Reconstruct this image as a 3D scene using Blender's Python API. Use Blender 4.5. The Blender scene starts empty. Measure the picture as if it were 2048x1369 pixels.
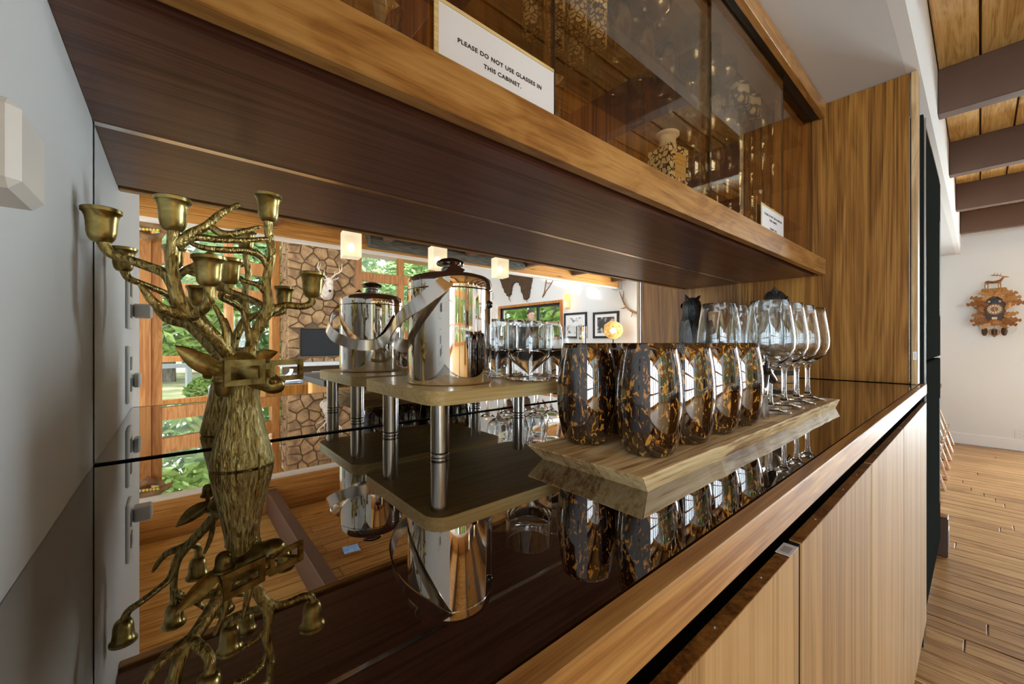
import bpy, bmesh, math, random
from mathutils import Vector, Matrix
random.seed(7)
SC = bpy.context.scene
COL = SC.collection
# ---------------------------------------------------------------- camera
# origin = camera, X runs along the bar, Y into the mirror, floor at z = -1.10
FLOOR = -1.10; TOP = -0.15; MIRROR = 0.694; WALL = 6.5; HEAD_Y = -3.11; CEIL = 1.34
cam = bpy.data.cameras.new('camera'); cam.sensor_width = 36.0; cam.lens = 793.0 / 2048.0 * 36.0
cam.clip_start = 0.01; cam.clip_end = 200
camo = bpy.data.objects.new('camera', cam); COL.objects.link(camo)
camo.location = (0, 0, 0); camo.rotation_euler = (math.radians(90), 0, -math.atan2(0.6464, 0.7630))
SC.camera = camo
# ---------------------------------------------------------------- sky, sun, added fill lights, exposure
wd = bpy.data.worlds.new('sky'); SC.world = wd; wd.use_nodes = True
bgn = wd.node_tree.nodes['Background']
bgn.inputs[0].default_value = (0.78, 0.90, 1.0, 1); bgn.inputs[1].default_value = 2.4
def area(name, loc, rot, sx, sy, energy, color):
    l = bpy.data.lights.new(name, 'AREA'); l.shape = 'RECTANGLE'; l.size = sx; l.size_y = sy
    l.energy = energy; l.color = color
    o = bpy.data.objects.new(name, l); COL.objects.link(o); o.location = loc; o.rotation_euler = rot
    return o
# added fill light, unseen, for window light from the left
area('fill_left', (-2.9, -3.4, 0.2), (0, math.radians(-90), 0), 2.2, 5.0, 200, (0.66, 0.83, 1.0))
# added fill light, unseen beyond the right edge, brightening the grey wall
area('fill_right', (6.44, -1.75, -0.05), (0, math.radians(90), 0), 2.0, 1.5, 130, (0.82, 0.92, 1.0))
sun = bpy.data.lights.new('sun', 'SUN'); sun.energy = 7.0; sun.angle = math.radians(1); sun.color = (1, 0.93, 0.82)
suno = bpy.data.objects.new('sun', sun); COL.objects.link(suno)
suno.rotation_euler = Vector((0.77, 0.64, -0.242)).to_track_quat('-Z', 'Y').to_euler()   # low sun from the left rear
SC.view_settings.view_transform = 'Standard'; SC.view_settings.look = 'None'
SC.view_settings.exposure = 1.25; SC.view_settings.gamma = 1.0; SC.view_settings.use_curve_mapping = False
SC.render.film_transparent = False
cy = SC.cycles
cy.max_bounces = 14; cy.diffuse_bounces = 4; cy.glossy_bounces = 8; cy.transmission_bounces = 12; cy.transparent_max_bounces = 24
cy.sample_clamp_indirect = 4.0; cy.blur_glossy = 0.6; cy.use_denoising = True
cy.caustics_refractive = False; cy.caustics_reflective = True

# ---------------------------------------------------------------- materials
MATS = {}
def newmat(name):
    m = bpy.data.materials.new(name); m.use_nodes = True; MATS[name] = m
    nt = m.node_tree; b = nt.nodes['Principled BSDF']
    return m, nt, b
def plain(name, col, rough=0.5, metal=0.0, spec=0.5, emit=None, estr=0.0, trans=0.0, ior=1.45, coat=0.0):
    m, nt, b = newmat(name)
    b.inputs['Base Color'].default_value = (*col, 1); b.inputs['Roughness'].default_value = rough
    b.inputs['Metallic'].default_value = metal; b.inputs['Specular IOR Level'].default_value = spec
    b.inputs['Transmission Weight'].default_value = trans; b.inputs['IOR'].default_value = ior
    b.inputs['Coat Weight'].default_value = coat; b.inputs['Coat Roughness'].default_value = 0.05
    if emit: b.inputs['Emission Color'].default_value = (*emit, 1); b.inputs['Emission Strength'].default_value = estr
    return m
def N(nt, t, **kw):
    n = nt.nodes.new(t)
    for k, v in kw.items():
        if k in n.inputs: n.inputs[k].default_value = v
        else: setattr(n, k, v)
    return n
def coords(nt, scale=(1, 1, 1), rnd=True):
    tc = N(nt, 'ShaderNodeTexCoord'); mp = N(nt, 'ShaderNodeMapping'); mp.inputs['Scale'].default_value = scale
    nt.links.new(tc.outputs['Object'], mp.inputs['Vector'])
    if rnd:
        oi = N(nt, 'ShaderNodeObjectInfo'); ml = N(nt, 'ShaderNodeVectorMath', operation='SCALE')
        cb = N(nt, 'ShaderNodeCombineXYZ')
        nt.links.new(oi.outputs['Random'], cb.inputs[0]); nt.links.new(oi.outputs['Random'], cb.inputs[1]); nt.links.new(oi.outputs['Random'], cb.inputs[2])
        nt.links.new(cb.outputs[0], ml.inputs[0]); ml.inputs['Scale'].default_value = 37.0
        nt.links.new(ml.outputs[0], mp.inputs['Location'])
    return mp.outputs['Vector']
def ramp(nt, stops):
    r = N(nt, 'ShaderNodeValToRGB'); e = r.color_ramp.elements
    while len(e) < len(stops): e.new(0.5)
    for i, (p, c) in enumerate(stops):
        e[i].position = p; e[i].color = (*c, 1)
    return r
def wood(name, dark, mid, light, grain=(1, 14, 14), fine=60.0, rough=0.35, bump=0.15, coat=0.0, vary=0.0, knots=False, figure=2.2, rings=26.0, spec=0.35):
    m, nt, b = newmat(name); L = nt.links.new
    v = coords(nt, grain)
    n1 = N(nt, 'ShaderNodeTexNoise', Scale=figure, Detail=3.0, Roughness=0.55, Distortion=1.1); L(v, n1.inputs['Vector'])
    wv = N(nt, 'ShaderNodeMath', operation='SINE'); mu = N(nt, 'ShaderNodeMath', operation='MULTIPLY'); mu.inputs[1].default_value = rings
    L(n1.outputs[0], mu.inputs[0]); L(mu.outputs[0], wv.inputs[0])
    mn = min(grain); v2 = coords(nt, tuple(g * (0.45 if g == mn else 2.6) for g in grain))
    n2 = N(nt, 'ShaderNodeTexNoise', Scale=fine / 6.0, Detail=4.0, Roughness=0.7); L(v2, n2.inputs['Vector'])
    a = N(nt, 'ShaderNodeMath', operation='MULTIPLY_ADD'); a.inputs[1].default_value = 0.10; L(wv.outputs[0], a.inputs[0]); L(n2.outputs[0], a.inputs[2])
    a2 = N(nt, 'ShaderNodeMath', operation='MULTIPLY_ADD'); a2.inputs[1].default_value = 0.45
    L(n1.outputs[0], a2.inputs[0]); L(a.outputs[0], a2.inputs[2])
    s3 = N(nt, 'ShaderNodeMath', operation='SUBTRACT'); s3.inputs[1].default_value = 0.22; L(a2.outputs[0], s3.inputs[0])
    src = s3.outputs[0]
    if vary:
        oi = N(nt, 'ShaderNodeObjectInfo'); mv = N(nt, 'ShaderNodeMath', operation='MULTIPLY_ADD'); mv.inputs[1].default_value = vary
        L(oi.outputs['Random'], mv.inputs[0]); L(src, mv.inputs[2])
        s4 = N(nt, 'ShaderNodeMath', operation='SUBTRACT'); s4.inputs[1].default_value = vary / 2; L(mv.outputs[0], s4.inputs[0]); src = s4.outputs[0]
    r = ramp(nt, [(0.25, dark), (0.5, mid), (0.75, light)]); L(src, r.inputs[0])
    colr = r.outputs[0]
    if knots:
        vo = N(nt, 'ShaderNodeTexVoronoi', Scale=1.3); vv = coords(nt, (grain[0] * 1.6, grain[1] * 0.32, grain[2] * 0.32)); L(vv, vo.inputs['Vector'])
        kr = ramp(nt, [(0.045, (1, 1, 1)), (0.10, (0, 0, 0))]); L(vo.outputs['Distance'], kr.inputs[0])
        mx = N(nt, 'ShaderNodeMixRGB'); L(kr.outputs[0], mx.inputs[0]); L(colr, mx.inputs[1]); mx.inputs[2].default_value = (dark[0] * .35, dark[1] * .3, dark[2] * .3, 1); colr = mx.outputs[0]
    L(colr, b.inputs['Base Color']); b.inputs['Roughness'].default_value = rough; b.inputs['Specular IOR Level'].default_value = spec
    b.inputs['Coat Weight'].default_value = coat; b.inputs['Coat Roughness'].default_value = 0.12
    if bump:
        bp = N(nt, 'ShaderNodeBump', Strength=bump, Distance=0.002); L(n2.outputs[0], bp.inputs['Height']); L(bp.outputs[0], b.inputs['Normal'])
    return m
def speckle(name, c1, c2, scale=20, rough=0.6, bump=0.2, stretch=(1, 1, 1), metal=0.0, dist=0.004, lo=0.35, hi=0.65, detail=4.0):
    m, nt, b = newmat(name); L = nt.links.new
    v = coords(nt, stretch)
    n = N(nt, 'ShaderNodeTexNoise', Scale=scale, Detail=detail, Roughness=0.6); L(v, n.inputs['Vector'])
    r = ramp(nt, [(lo, c1), (hi, c2)]); L(n.outputs[0], r.inputs[0]); L(r.outputs[0], b.inputs['Base Color'])
    b.inputs['Roughness'].default_value = rough; b.inputs['Metallic'].default_value = metal
    if bump:
        bp = N(nt, 'ShaderNodeBump', Strength=bump, Distance=dist); L(n.outputs[0], bp.inputs['Height']); L(bp.outputs[0], b.inputs['Normal'])
    return m
def pane(name, tint, refl, base=0.06):
    # flat sheet glass: coloured transmission plus a sharp surface reflection that grows towards grazing angles
    m = bpy.data.materials.new(name); m.use_nodes = True; nt = m.node_tree; nt.nodes.clear(); L = nt.links.new
    out = N(nt, 'ShaderNodeOutputMaterial'); mix = N(nt, 'ShaderNodeMixShader')
    t = N(nt, 'ShaderNodeBsdfTransparent'); t.inputs[0].default_value = (*tint, 1)
    g = N(nt, 'ShaderNodeBsdfGlossy'); g.inputs['Roughness'].default_value = 0.0; g.inputs[0].default_value = (*refl, 1)
    lw = N(nt, 'ShaderNodeFresnel'); lw.inputs[0].default_value = 1.5
    ad = N(nt, 'ShaderNodeMath', operation='ADD'); ad.inputs[1].default_value = base; ad.use_clamp = True
    ge = N(nt, 'ShaderNodeNewGeometry'); iv = N(nt, 'ShaderNodeMath', operation='SUBTRACT'); iv.inputs[0].default_value = 1.0; L(ge.outputs['Backfacing'], iv.inputs[1])
    mu = N(nt, 'ShaderNodeMath', operation='MULTIPLY'); L(ad.outputs[0], mu.inputs[0]); L(iv.outputs[0], mu.inputs[1])   # the sheet reflects once, on entry
    L(lw.outputs[0], ad.inputs[0]); L(mu.outputs[0], mix.inputs[0]); L(t.outputs[0], mix.inputs[1]); L(g.outputs[0], mix.inputs[2]); L(mix.outputs[0], out.inputs[0])
    MATS[name] = m; return m

plain('white_wall', (0.74, 0.735, 0.72), 0.7)
plain('grey_wall', (0.70, 0.71, 0.71), 0.6)
plain('nook_shade_grey', (0.60, 0.60, 0.60), 0.75)  # white paint made greyer, the shade in the recess put into its colour
plain('white_trim', (0.8, 0.79, 0.77), 0.45)
wood('walnut', (0.09, 0.030, 0.004), (0.235, 0.095, 0.015), (0.37, 0.17, 0.035), (7, 7, 0.45), rough=0.45, bump=0.1, spec=0.2, figure=1.3, rings=40.0)
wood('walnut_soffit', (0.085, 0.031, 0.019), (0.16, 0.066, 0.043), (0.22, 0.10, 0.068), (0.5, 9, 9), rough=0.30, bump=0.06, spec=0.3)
wood('cherry_x', (0.26, 0.105, 0.022), (0.42, 0.20, 0.05), (0.52, 0.28, 0.085), (1.6, 6, 6), rough=0.35, bump=0.05, coat=0.25)
wood('cherry_z', (0.34, 0.20, 0.085), (0.50, 0.32, 0.15), (0.62, 0.43, 0.24), (9, 9, 1.0), rough=0.4, bump=0.05)
wood('cherry_trim', (0.24, 0.095, 0.022), (0.38, 0.18, 0.05), (0.50, 0.27, 0.085), (1.0, 12, 12), rough=0.35, bump=0.05, spec=0.25)
wood('door_veneer', (0.23, 0.115, 0.038), (0.37, 0.205, 0.075), (0.48, 0.295, 0.125), (14, 14, 0.4), rough=0.5, bump=0.12, spec=0.25, vary=0.16, figure=1.4)
wood('pine_ceiling', (0.36, 0.18, 0.045), (0.58, 0.35, 0.11), (0.70, 0.47, 0.19), (0.8, 9, 9), rough=0.5, bump=0.12, vary=0.14, knots=True)
wood('glulam', (0.38, 0.15, 0.035), (0.55, 0.25, 0.06), (0.68, 0.36, 0.11), (0.5, 7, 22), rough=0.45, bump=0.05, knots=True)
wood('fir_frame', (0.32, 0.11, 0.025), (0.46, 0.19, 0.05), (0.58, 0.28, 0.085), (9, 9, 0.7), rough=0.45, bump=0.05)
wood('floor_oak', (0.20, 0.085, 0.026), (0.42, 0.22, 0.08), (0.58, 0.36, 0.155), (13, 0.9, 13), rough=0.3, bump=0.35, vary=0.18, knots=True)
wood('board_wood', (0.26, 0.13, 0.05), (0.66, 0.46, 0.21), (0.80, 0.64, 0.38), (1.6, 9, 9), rough=0.55, bump=0.3, knots=True, figure=3.0)
wood('bamboo', (0.62, 0.42, 0.15), (0.80, 0.60, 0.26), (0.88, 0.72, 0.39), (1.5, 30, 60), rough=0.35, bump=0.05, coat=0.2)
wood('clock_wood', (0.12, 0.036, 0.008), (0.32, 0.125, 0.028), (0.56, 0.28, 0.08), (60, 60, 25), rough=0.4, bump=0.5, vary=0.35)
wood('barrel_wood', (0.20, 0.09, 0.03), (0.36, 0.18, 0.07), (0.50, 0.29, 0.12), (4, 40, 40), rough=0.5, bump=0.2)
plain('beam_brown', (0.115, 0.062, 0.040), 0.55)
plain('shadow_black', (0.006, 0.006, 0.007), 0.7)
plain('track_black', (0.012, 0.011, 0.011), 0.3)
plain('rail_dark', (0.06, 0.026, 0.012), 0.45)
m = plain('mirror', (0.86, 0.86, 0.85), 0.0, metal=1.0)
m = plain('black_glass', (0.40, 0.36, 0.33), 0.012, metal=1.0)
plain('chrome', (0.90, 0.87, 0.83), 0.035, metal=1.0)
plain('brushed_steel', (0.62, 0.61, 0.60), 0.2, metal=1.0)
plain('strap_steel', (0.85, 0.80, 0.76), 0.16, metal=1.0)
plain('dark_steel', (0.30, 0.27, 0.25), 0.12, metal=1.0)
plain('copper_tube', (0.75, 0.55, 0.42), 0.15, metal=1.0)
plain('clear_glass', (0.97, 0.985, 0.99), 0.0, trans=1.0, ior=1.48)
plain('amber_glass', (0.85, 0.62, 0.25), 0.03, trans=1.0, ior=1.48)
pane('bronze_pane', (0.93, 0.84, 0.70), (0.95, 0.88, 0.76), 0.11)
pane('shelf_glass', (0.84, 0.80, 0.72), (1, 1, 1), 0.0)
pane('sheen_glass', (0.88, 0.87, 0.84), (1, 1, 1), 0.16)  # thin clear glass, extra sheen put in so it shows in the dim cabinet
pane('window_glass', (0.96, 0.98, 0.97), (1, 1, 1), 0.0)
plain('acrylic', (0.95, 0.95, 0.95), 0.02, trans=1.0, ior=1.4)
plain('paper', (0.86, 0.86, 0.88), 0.6)
plain('ink', (0.015, 0.015, 0.018), 0.6)
plain('label_grey', (0.30, 0.27, 0.25), 0.7)
plain('plastic_white', (0.72, 0.70, 0.66), 0.35)
plain('plastic_grey', (0.20, 0.185, 0.17), 0.3)
plain('gloss_black', (0.008, 0.008, 0.009), 0.12, coat=0.6)
plain('matt_black', (0.02, 0.02, 0.022), 0.5)
plain('soot', (0.02, 0.019, 0.02), 0.35)
plain('mortar', (0.10, 0.062, 0.032), 0.9)
plain('fridge_dark', (0.016, 0.018, 0.016), 0.8, spec=0.0)
plain('lit_frost', (0.97, 0.94, 0.86), 0.28, trans=0.75, ior=1.2, emit=(1.0, 0.86, 0.60), estr=0.10)
plain('bulb', (1, 0.9, 0.7), 0.4, emit=(1.0, 0.80, 0.48), estr=9.0)
plain('sconce_amber', (0.9, 0.5, 0.1), 0.3, emit=(1.0, 0.42, 0.05), estr=2.2)
plain('sconce_core', (1, 0.8, 0.4), 0.3, emit=(1.0, 0.75, 0.35), estr=9.0)
plain('rattan_glow', (0.80, 0.55, 0.22), 0.6)
plain('blue_cloth', (0.16, 0.27, 0.46), 0.85)
plain('grey_cloth', (0.16, 0.18, 0.22), 0.9)
plain('skin', (0.55, 0.33, 0.24), 0.55)
plain('hair', (0.05, 0.045, 0.04), 0.7)
plain('shirt', (0.34, 0.36, 0.40), 0.85)
plain('trousers', (0.07, 0.08, 0.11), 0.85)
plain('bone', (0.62, 0.52, 0.40), 0.6)
plain('bead_yellow', (0.75, 0.62, 0.08), 0.4)
plain('galvanised', (0.28, 0.29, 0.28), 0.55, metal=0.2)
speckle('stone', (0.13, 0.068, 0.028), (0.38, 0.22, 0.095), 5.0, 0.8, 0.5, dist=0.02)
speckle('bear_fur', (0.045, 0.025, 0.012), (0.14, 0.075, 0.035), 30, 0.95, 1.0, (3, 3, 0.6), dist=0.02)
speckle('deer_fur', (0.42, 0.33, 0.25), (0.72, 0.62, 0.52), 12, 0.9, 0.4)
speckle('antler_brown', (0.16, 0.075, 0.03), (0.34, 0.19, 0.09), 14, 0.6, 0.4)
speckle('old_timber', (0.045, 0.042, 0.035), (0.12, 0.11, 0.085), 18, 0.9, 0.6, (0.4, 3, 3), dist=0.01)
speckle('lawn', (0.24, 0.25, 0.10), (0.52, 0.44, 0.24), 2.2, 0.95, 0.0)
speckle('leaf_green', (0.20, 0.34, 0.08), (0.50, 0.62, 0.22), 1.4, 0.7, 0.0)
speckle('leaf_dark', (0.10, 0.21, 0.07), (0.28, 0.42, 0.15), 1.2, 0.7, 0.0)
speckle('bark', (0.10, 0.075, 0.055), (0.26, 0.21, 0.17), 8, 0.9, 0.6, (4, 4, 0.6))
speckle('feather', (0.006, 0.006, 0.006), (0.045, 0.043, 0.04), 90, 0.28, 0.9, (1.5, 1.5, 0.5), dist=0.003)
plain('deck_grey', (0.50, 0.50, 0.50), 0.7)
plain('picture_print', (0.5, 0.5, 0.5), 0.6)
plain('vent_grey', (0.45, 0.46, 0.47), 0.5)

def bronze(name, stretch, scale, strength, lo=(0.20, 0.13, 0.030), hi=(0.70, 0.57, 0.22), dist=0.003):
    m, nt, b = newmat(name); L = nt.links.new
    v = coords(nt, stretch, False)
    n = N(nt, 'ShaderNodeTexNoise', Scale=scale, Detail=3.0, Roughness=0.55, Distortion=0.6); L(v, n.inputs['Vector'])
    r = ramp(nt, [(0.34, lo), (0.50, tuple((a + b) / 2 for a, b in zip(lo, hi))), (0.66, hi)]); L(n.outputs[0], r.inputs[0]); L(r.outputs[0], b.inputs['Base Color'])
    b.inputs['Metallic'].default_value = 0.9; b.inputs['Roughness'].default_value = 0.30
    bp = N(nt, 'ShaderNodeBump', Strength=strength, Distance=dist); L(n.outputs[0], bp.inputs['Height']); L(bp.outputs[0], b.inputs['Normal'])
bronze('bronze', (1, 1, 1), 45, 0.12)
bronze('bronze_bark', (1, 1, 0.28), 230, 0.9, (0.22, 0.15, 0.035), (0.80, 0.66, 0.27), 0.004)
bronze('bronze_fur', (1, 1, 0.20), 260, 1.0, (0.36, 0.26, 0.065), (1.0, 0.90, 0.46), 0.006)

def tortoise():
    m = bpy.data.materials.new('tortoise'); m.use_nodes = True; nt = m.node_tree; nt.nodes.clear(); L = nt.links.new
    out = N(nt, 'ShaderNodeOutputMaterial'); v = coords(nt, (1, 1, 0.5))
    n = N(nt, 'ShaderNodeTexNoise', Scale=190.0, Detail=2.5, Roughness=0.6, Distortion=0.9); L(v, n.inputs['Vector'])
    r = ramp(nt, [(0.53, (0.20, 0.065, 0.02)), (0.59, (0.75, 0.25, 0.025)), (0.63, (1.0, 0.64, 0.16))]); L(n.outputs[0], r.inputs[0])
    t = N(nt, 'ShaderNodeBsdfTransparent'); L(r.outputs[0], t.inputs[0])
    r2 = ramp(nt, [(0.54, (0.018, 0.006, 0.003)), (0.59, (0.28, 0.085, 0.010)), (0.63, (0.95, 0.46, 0.07))]); L(n.outputs[0], r2.inputs[0])
    d = N(nt, 'ShaderNodeBsdfDiffuse'); L(r2.outputs[0], d.inputs[0])
    mx = N(nt, 'ShaderNodeMixShader'); mx.inputs[0].default_value = 0.5; L(t.outputs[0], mx.inputs[1]); L(d.outputs[0], mx.inputs[2])
    g = N(nt, 'ShaderNodeBsdfGlossy'); g.inputs['Roughness'].default_value = 0.02; g.inputs[0].default_value = (0.95, 0.97, 1, 1)
    fr = N(nt, 'ShaderNodeFresnel'); fr.inputs[0].default_value = 1.6
    ad = N(nt, 'ShaderNodeMath', operation='ADD'); ad.inputs[1].default_value = 0.11; L(fr.outputs[0], ad.inputs[0])
    ge = N(nt, 'ShaderNodeNewGeometry'); iv = N(nt, 'ShaderNodeMath', operation='SUBTRACT'); iv.inputs[0].default_value = 1.0; L(ge.outputs['Backfacing'], iv.inputs[1])
    mu = N(nt, 'ShaderNodeMath', operation='MULTIPLY'); L(ad.outputs[0], mu.inputs[0]); L(iv.outputs[0], mu.inputs[1])
    m2 = N(nt, 'ShaderNodeMixShader'); L(mu.outputs[0], m2.inputs[0]); L(mx.outputs[0], m2.inputs[1]); L(g.outputs[0], m2.inputs[2])
    L(m2.outputs[0], out.inputs[0]); MATS['tortoise'] = m
tortoise()
def printed(name, base, ink, scale, lo, hi):
    m, nt, b = newmat(name); L = nt.links.new
    v = coords(nt, (1, 1, 1), False)
    vo = N(nt, 'ShaderNodeTexVoronoi', Scale=scale); vo.feature = 'DISTANCE_TO_EDGE'; L(v, vo.inputs['Vector'])
    n = N(nt, 'ShaderNodeTexNoise', Scale=scale * 1.7, Detail=1.0); L(v, n.inputs['Vector'])
    sb = N(nt, 'ShaderNodeMath', operation='MULTIPLY_ADD'); sb.inputs[1].default_value = 0.5; L(n.outputs[0], sb.inputs[0]); L(vo.outputs[0], sb.inputs[2])
    r = ramp(nt, [(lo, ink), (hi, base)]); L(sb.outputs[0], r.inputs[0]); L(r.outputs[0], b.inputs['Base Color']); b.inputs['Roughness'].default_value = 0.35
printed('lace_print', (0.90, 0.84, 0.66), (0.05, 0.035, 0.02), 85, 0.33, 0.37)
printed('scroll_print', (0.88, 0.80, 0.58), (0.02, 0.015, 0.012), 70, 0.31, 0.35)
printed('cup_print', (0.80, 0.80, 0.78), (0.05, 0.05, 0.05), 30, 0.36, 0.40)
printed('forest_print', (0.55, 0.54, 0.53), (0.04, 0.04, 0.045), 9, 0.32, 0.55)
printed('sketch_print', (0.78, 0.78, 0.78), (0.10, 0.11, 0.13), 4, 0.20, 0.30)
# ---------------------------------------------------------------- mesh helpers
class MB:
    def __init__(s): s.v = []; s.f = []
    def add(s, vs, fs):
        o = len(s.v); s.v += [tuple(x) for x in vs]; s.f += [tuple(i + o for i in f) for f in fs]; return s
    def box(s, x0, x1, y0, y1, z0, z1):
        return s.add([(x0, y0, z0), (x1, y0, z0), (x1, y1, z0), (x0, y1, z0), (x0, y0, z1), (x1, y0, z1), (x1, y1, z1), (x0, y1, z1)],
                     [(0, 3, 2, 1), (4, 5, 6, 7), (0, 1, 5, 4), (1, 2, 6, 5), (2, 3, 7, 6), (3, 0, 4, 7)])
    def bbox(s, x0, x1, y0, y1, z0, z1, b):          # box with chamfered edges
        me = bmesh.new(); bmesh.ops.create_cube(me, size=1.0)
        for v in me.verts: v.co = Vector(((x0 + x1) / 2 + v.co.x * (x1 - x0), (y0 + y1) / 2 + v.co.y * (y1 - y0), (z0 + z1) / 2 + v.co.z * (z1 - z0)))
        bmesh.ops.bevel(me, geom=me.edges[:], offset=b, segments=1, affect='EDGES')
        me.verts.index_update(); s.add([v.co[:] for v in me.verts], [[v.index for v in f.verts] for f in me.faces]); me.free(); return s
    def ring(s, c, u, w, n, ru, rw):
        return [tuple(c + u * (ru * math.cos(2 * math.pi * i / n)) + w * (rw * math.sin(2 * math.pi * i / n))) for i in range(n)]
    def loft(s, rings, cap=True, close=False):
        n = len(rings[0]); vs = [p for r in rings for p in r]; fs = []
        for k in range(len(rings) - (0 if close else 1)):
            k2 = (k + 1) % len(rings)
            for i in range(n): fs.append((k * n + i, k * n + (i + 1) % n, k2 * n + (i + 1) % n, k2 * n + i))
        if cap and not close: fs += [tuple(range(n - 1, -1, -1)), tuple((len(rings) - 1) * n + i for i in range(n))]
        return s.add(vs, fs)
    def tube(s, pts, rad, n=8, sub=0, flat=1.0, round_end=False):
        P = [Vector(p) for p in pts]; R = list(rad) if hasattr(rad, '__len__') else [rad] * len(P)
        if sub:
            Q, RR = [], []
            for i in range(len(P) - 1):
                a = P[max(i - 1, 0)]; b = P[i]; c = P[i + 1]; d = P[min(i + 2, len(P) - 1)]
                for k in range(sub):
                    t = k / sub
                    Q.append(0.5 * ((2 * b) + (c - a) * t + (2 * a - 5 * b + 4 * c - d) * t * t + (3 * b - a - 3 * c + d) * t ** 3)); RR.append(R[i] + (R[i + 1] - R[i]) * t)
            Q.append(P[-1]); RR.append(R[-1]); P, R = Q, RR
        if round_end:
            d = (P[-1] - P[-2]).normalized(); r = R[-1]
            P += [P[-1] + d * r * 0.6, P[-1] + d * r * 0.95]; R += [r * 0.8, r * 0.3]
        T = []
        for i in range(len(P)): T.append((P[min(i + 1, len(P) - 1)] - P[max(i - 1, 0)]).normalized())
        ref = Vector((0, 0, 1)) if abs(T[0].z) < 0.9 else Vector((1, 0, 0))
        u = T[0].cross(ref).normalized(); rings = []
        for i in range(len(P)):
            u = (u - T[i] * u.dot(T[i])); u = u.normalized() if u.length > 1e-6 else T[i].orthogonal().normalized()
            w = T[i].cross(u); rings.append(s.ring(P[i], u, w, n, R[i], R[i] * flat))
        return s.loft(rings)
    def lathe(s, prof, n=24, c=(0, 0, 0), close=False):
        vs = []; fs = []; idx = []
        for (r, z) in prof:
            if r < 1e-6: idx.append([len(vs)]); vs.append((c[0], c[1], c[2] + z))
            else:
                idx.append(list(range(len(vs), len(vs) + n)))
                vs += [(c[0] + r * math.cos(2 * math.pi * i / n), c[1] + r * math.sin(2 * math.pi * i / n), c[2] + z) for i in range(n)]
        m = len(prof)
        for k in range(m if close else m - 1):
            a, b = idx[k], idx[(k + 1) % m]
            for i in range(n):
                j = (i + 1) % n
                if len(a) == 1 and len(b) == 1: continue
                if len(a) == 1: fs.append((a[0], b[j], b[i]))
                elif len(b) == 1: fs.append((a[i], a[j], b[0]))
                else: fs.append((a[i], a[j], b[j], b[i]))
        return s.add(vs, fs)
    def prism(s, poly, o, u, w, depth):              # outline in plane (u,w) at o, extruded along u x w
        o, u, w = Vector(o), Vector(u), Vector(w); d = u.cross(w).normalized() * depth; n = len(poly)
        a = [o + u * x + w * y for x, y in poly]
        return s.add([tuple(p) for p in a] + [tuple(p + d) for p in a],
                     [tuple(range(n - 1, -1, -1)), tuple(range(n, 2 * n))] + [(i, (i + 1) % n, n + (i + 1) % n, n + i) for i in range(n)])
    def ball(s, c, rx, ry=None, rz=None, n=12, m=8):
        ry = ry or rx; rz = rz or rx; o = len(s.v)
        tmp = MB().lathe([(math.sin(math.pi * k / m) if 0 < k < m else 0, -math.cos(math.pi * k / m)) for k in range(m + 1)], n)
        return s.add([(c[0] + x * rx, c[1] + y * ry, c[2] + z * rz) for x, y, z in tmp.v], tmp.f)
    def strap(s, pts, nrm, wid, th, sub=6):          # flat band along a path, its face turned to nrm
        P = [Vector(p) for p in pts]; NN = [Vector(q).normalized() for q in nrm]; Q = []; QN = []
        for i in range(len(P) - 1):
            a = P[max(i - 1, 0)]; b = P[i]; c = P[i + 1]; d = P[min(i + 2, len(P) - 1)]
            for k in range(sub):
                t = k / sub; Q.append(0.5 * ((2 * b) + (c - a) * t + (2 * a - 5 * b + 4 * c - d) * t * t + (3 * b - a - 3 * c + d) * t ** 3)); QN.append(NN[i].lerp(NN[i + 1], t).normalized())
        Q.append(P[-1]); QN.append(NN[-1]); rings = []
        for i in range(len(Q)):
            t = (Q[min(i + 1, len(Q) - 1)] - Q[max(i - 1, 0)]).normalized(); w = t.cross(QN[i]).normalized(); n_ = w.cross(t).normalized()
            rings.append([tuple(Q[i] + w * (a * wid / 2) + n_ * (b * th / 2)) for a, b in ((-1, -1), (1, -1), (1, 1), (-1, 1))])
        return s.loft(rings)
    def mesh(s, name, smooth=0):
        me = bpy.data.meshes.new(name); me.from_pydata(s.v, [], s.f)
        bm = bmesh.new(); bm.from_mesh(me); bmesh.ops.recalc_face_normals(bm, faces=bm.faces[:]); bm.to_mesh(me); bm.free()
        if smooth:
            me.polygons.foreach_set('use_smooth', [True] * len(me.polygons)); me.set_sharp_from_angle(angle=math.radians(smooth))
        me.update(); return me
def obj(name, mb, mat, parent=None, smooth=0, loc=(0, 0, 0), rot=None, mesh=None):
    me = mesh or mb.mesh(name, smooth)
    if mat and not me.materials: me.materials.append(MATS[mat])
    o = bpy.data.objects.new(name, me); COL.objects.link(o); o.location = loc
    if rot: o.rotation_euler = rot
    if parent: o.parent = parent
    return o
def tag(o, label, cat, group=None):
    o['label'] = label; o['category'] = cat
    if group: o['group'] = group
    return o
def thing(name, label, cat, loc=(0, 0, 0), rotz=0.0, group=None, rot=None):
    o = bpy.data.objects.new(name, None); COL.objects.link(o); o.empty_display_size = 0.05
    o.location = loc; o.rotation_euler = rot or (0, 0, rotz)
    return tag(o, label, cat, group)
def struct(name, mb, mat, parent=None, smooth=0, loc=(0, 0, 0), label=None):
    o = obj(name, mb, mat, parent, smooth, loc)
    if parent is None: o['kind'] = 'structure'
    if label: o['label'] = label
    return o
def sempty(name, loc=(0, 0, 0), label=None):
    o = bpy.data.objects.new(name, None); COL.objects.link(o); o.location = loc; o['kind'] = 'structure'
    if label: o['label'] = label
    return o
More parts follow.
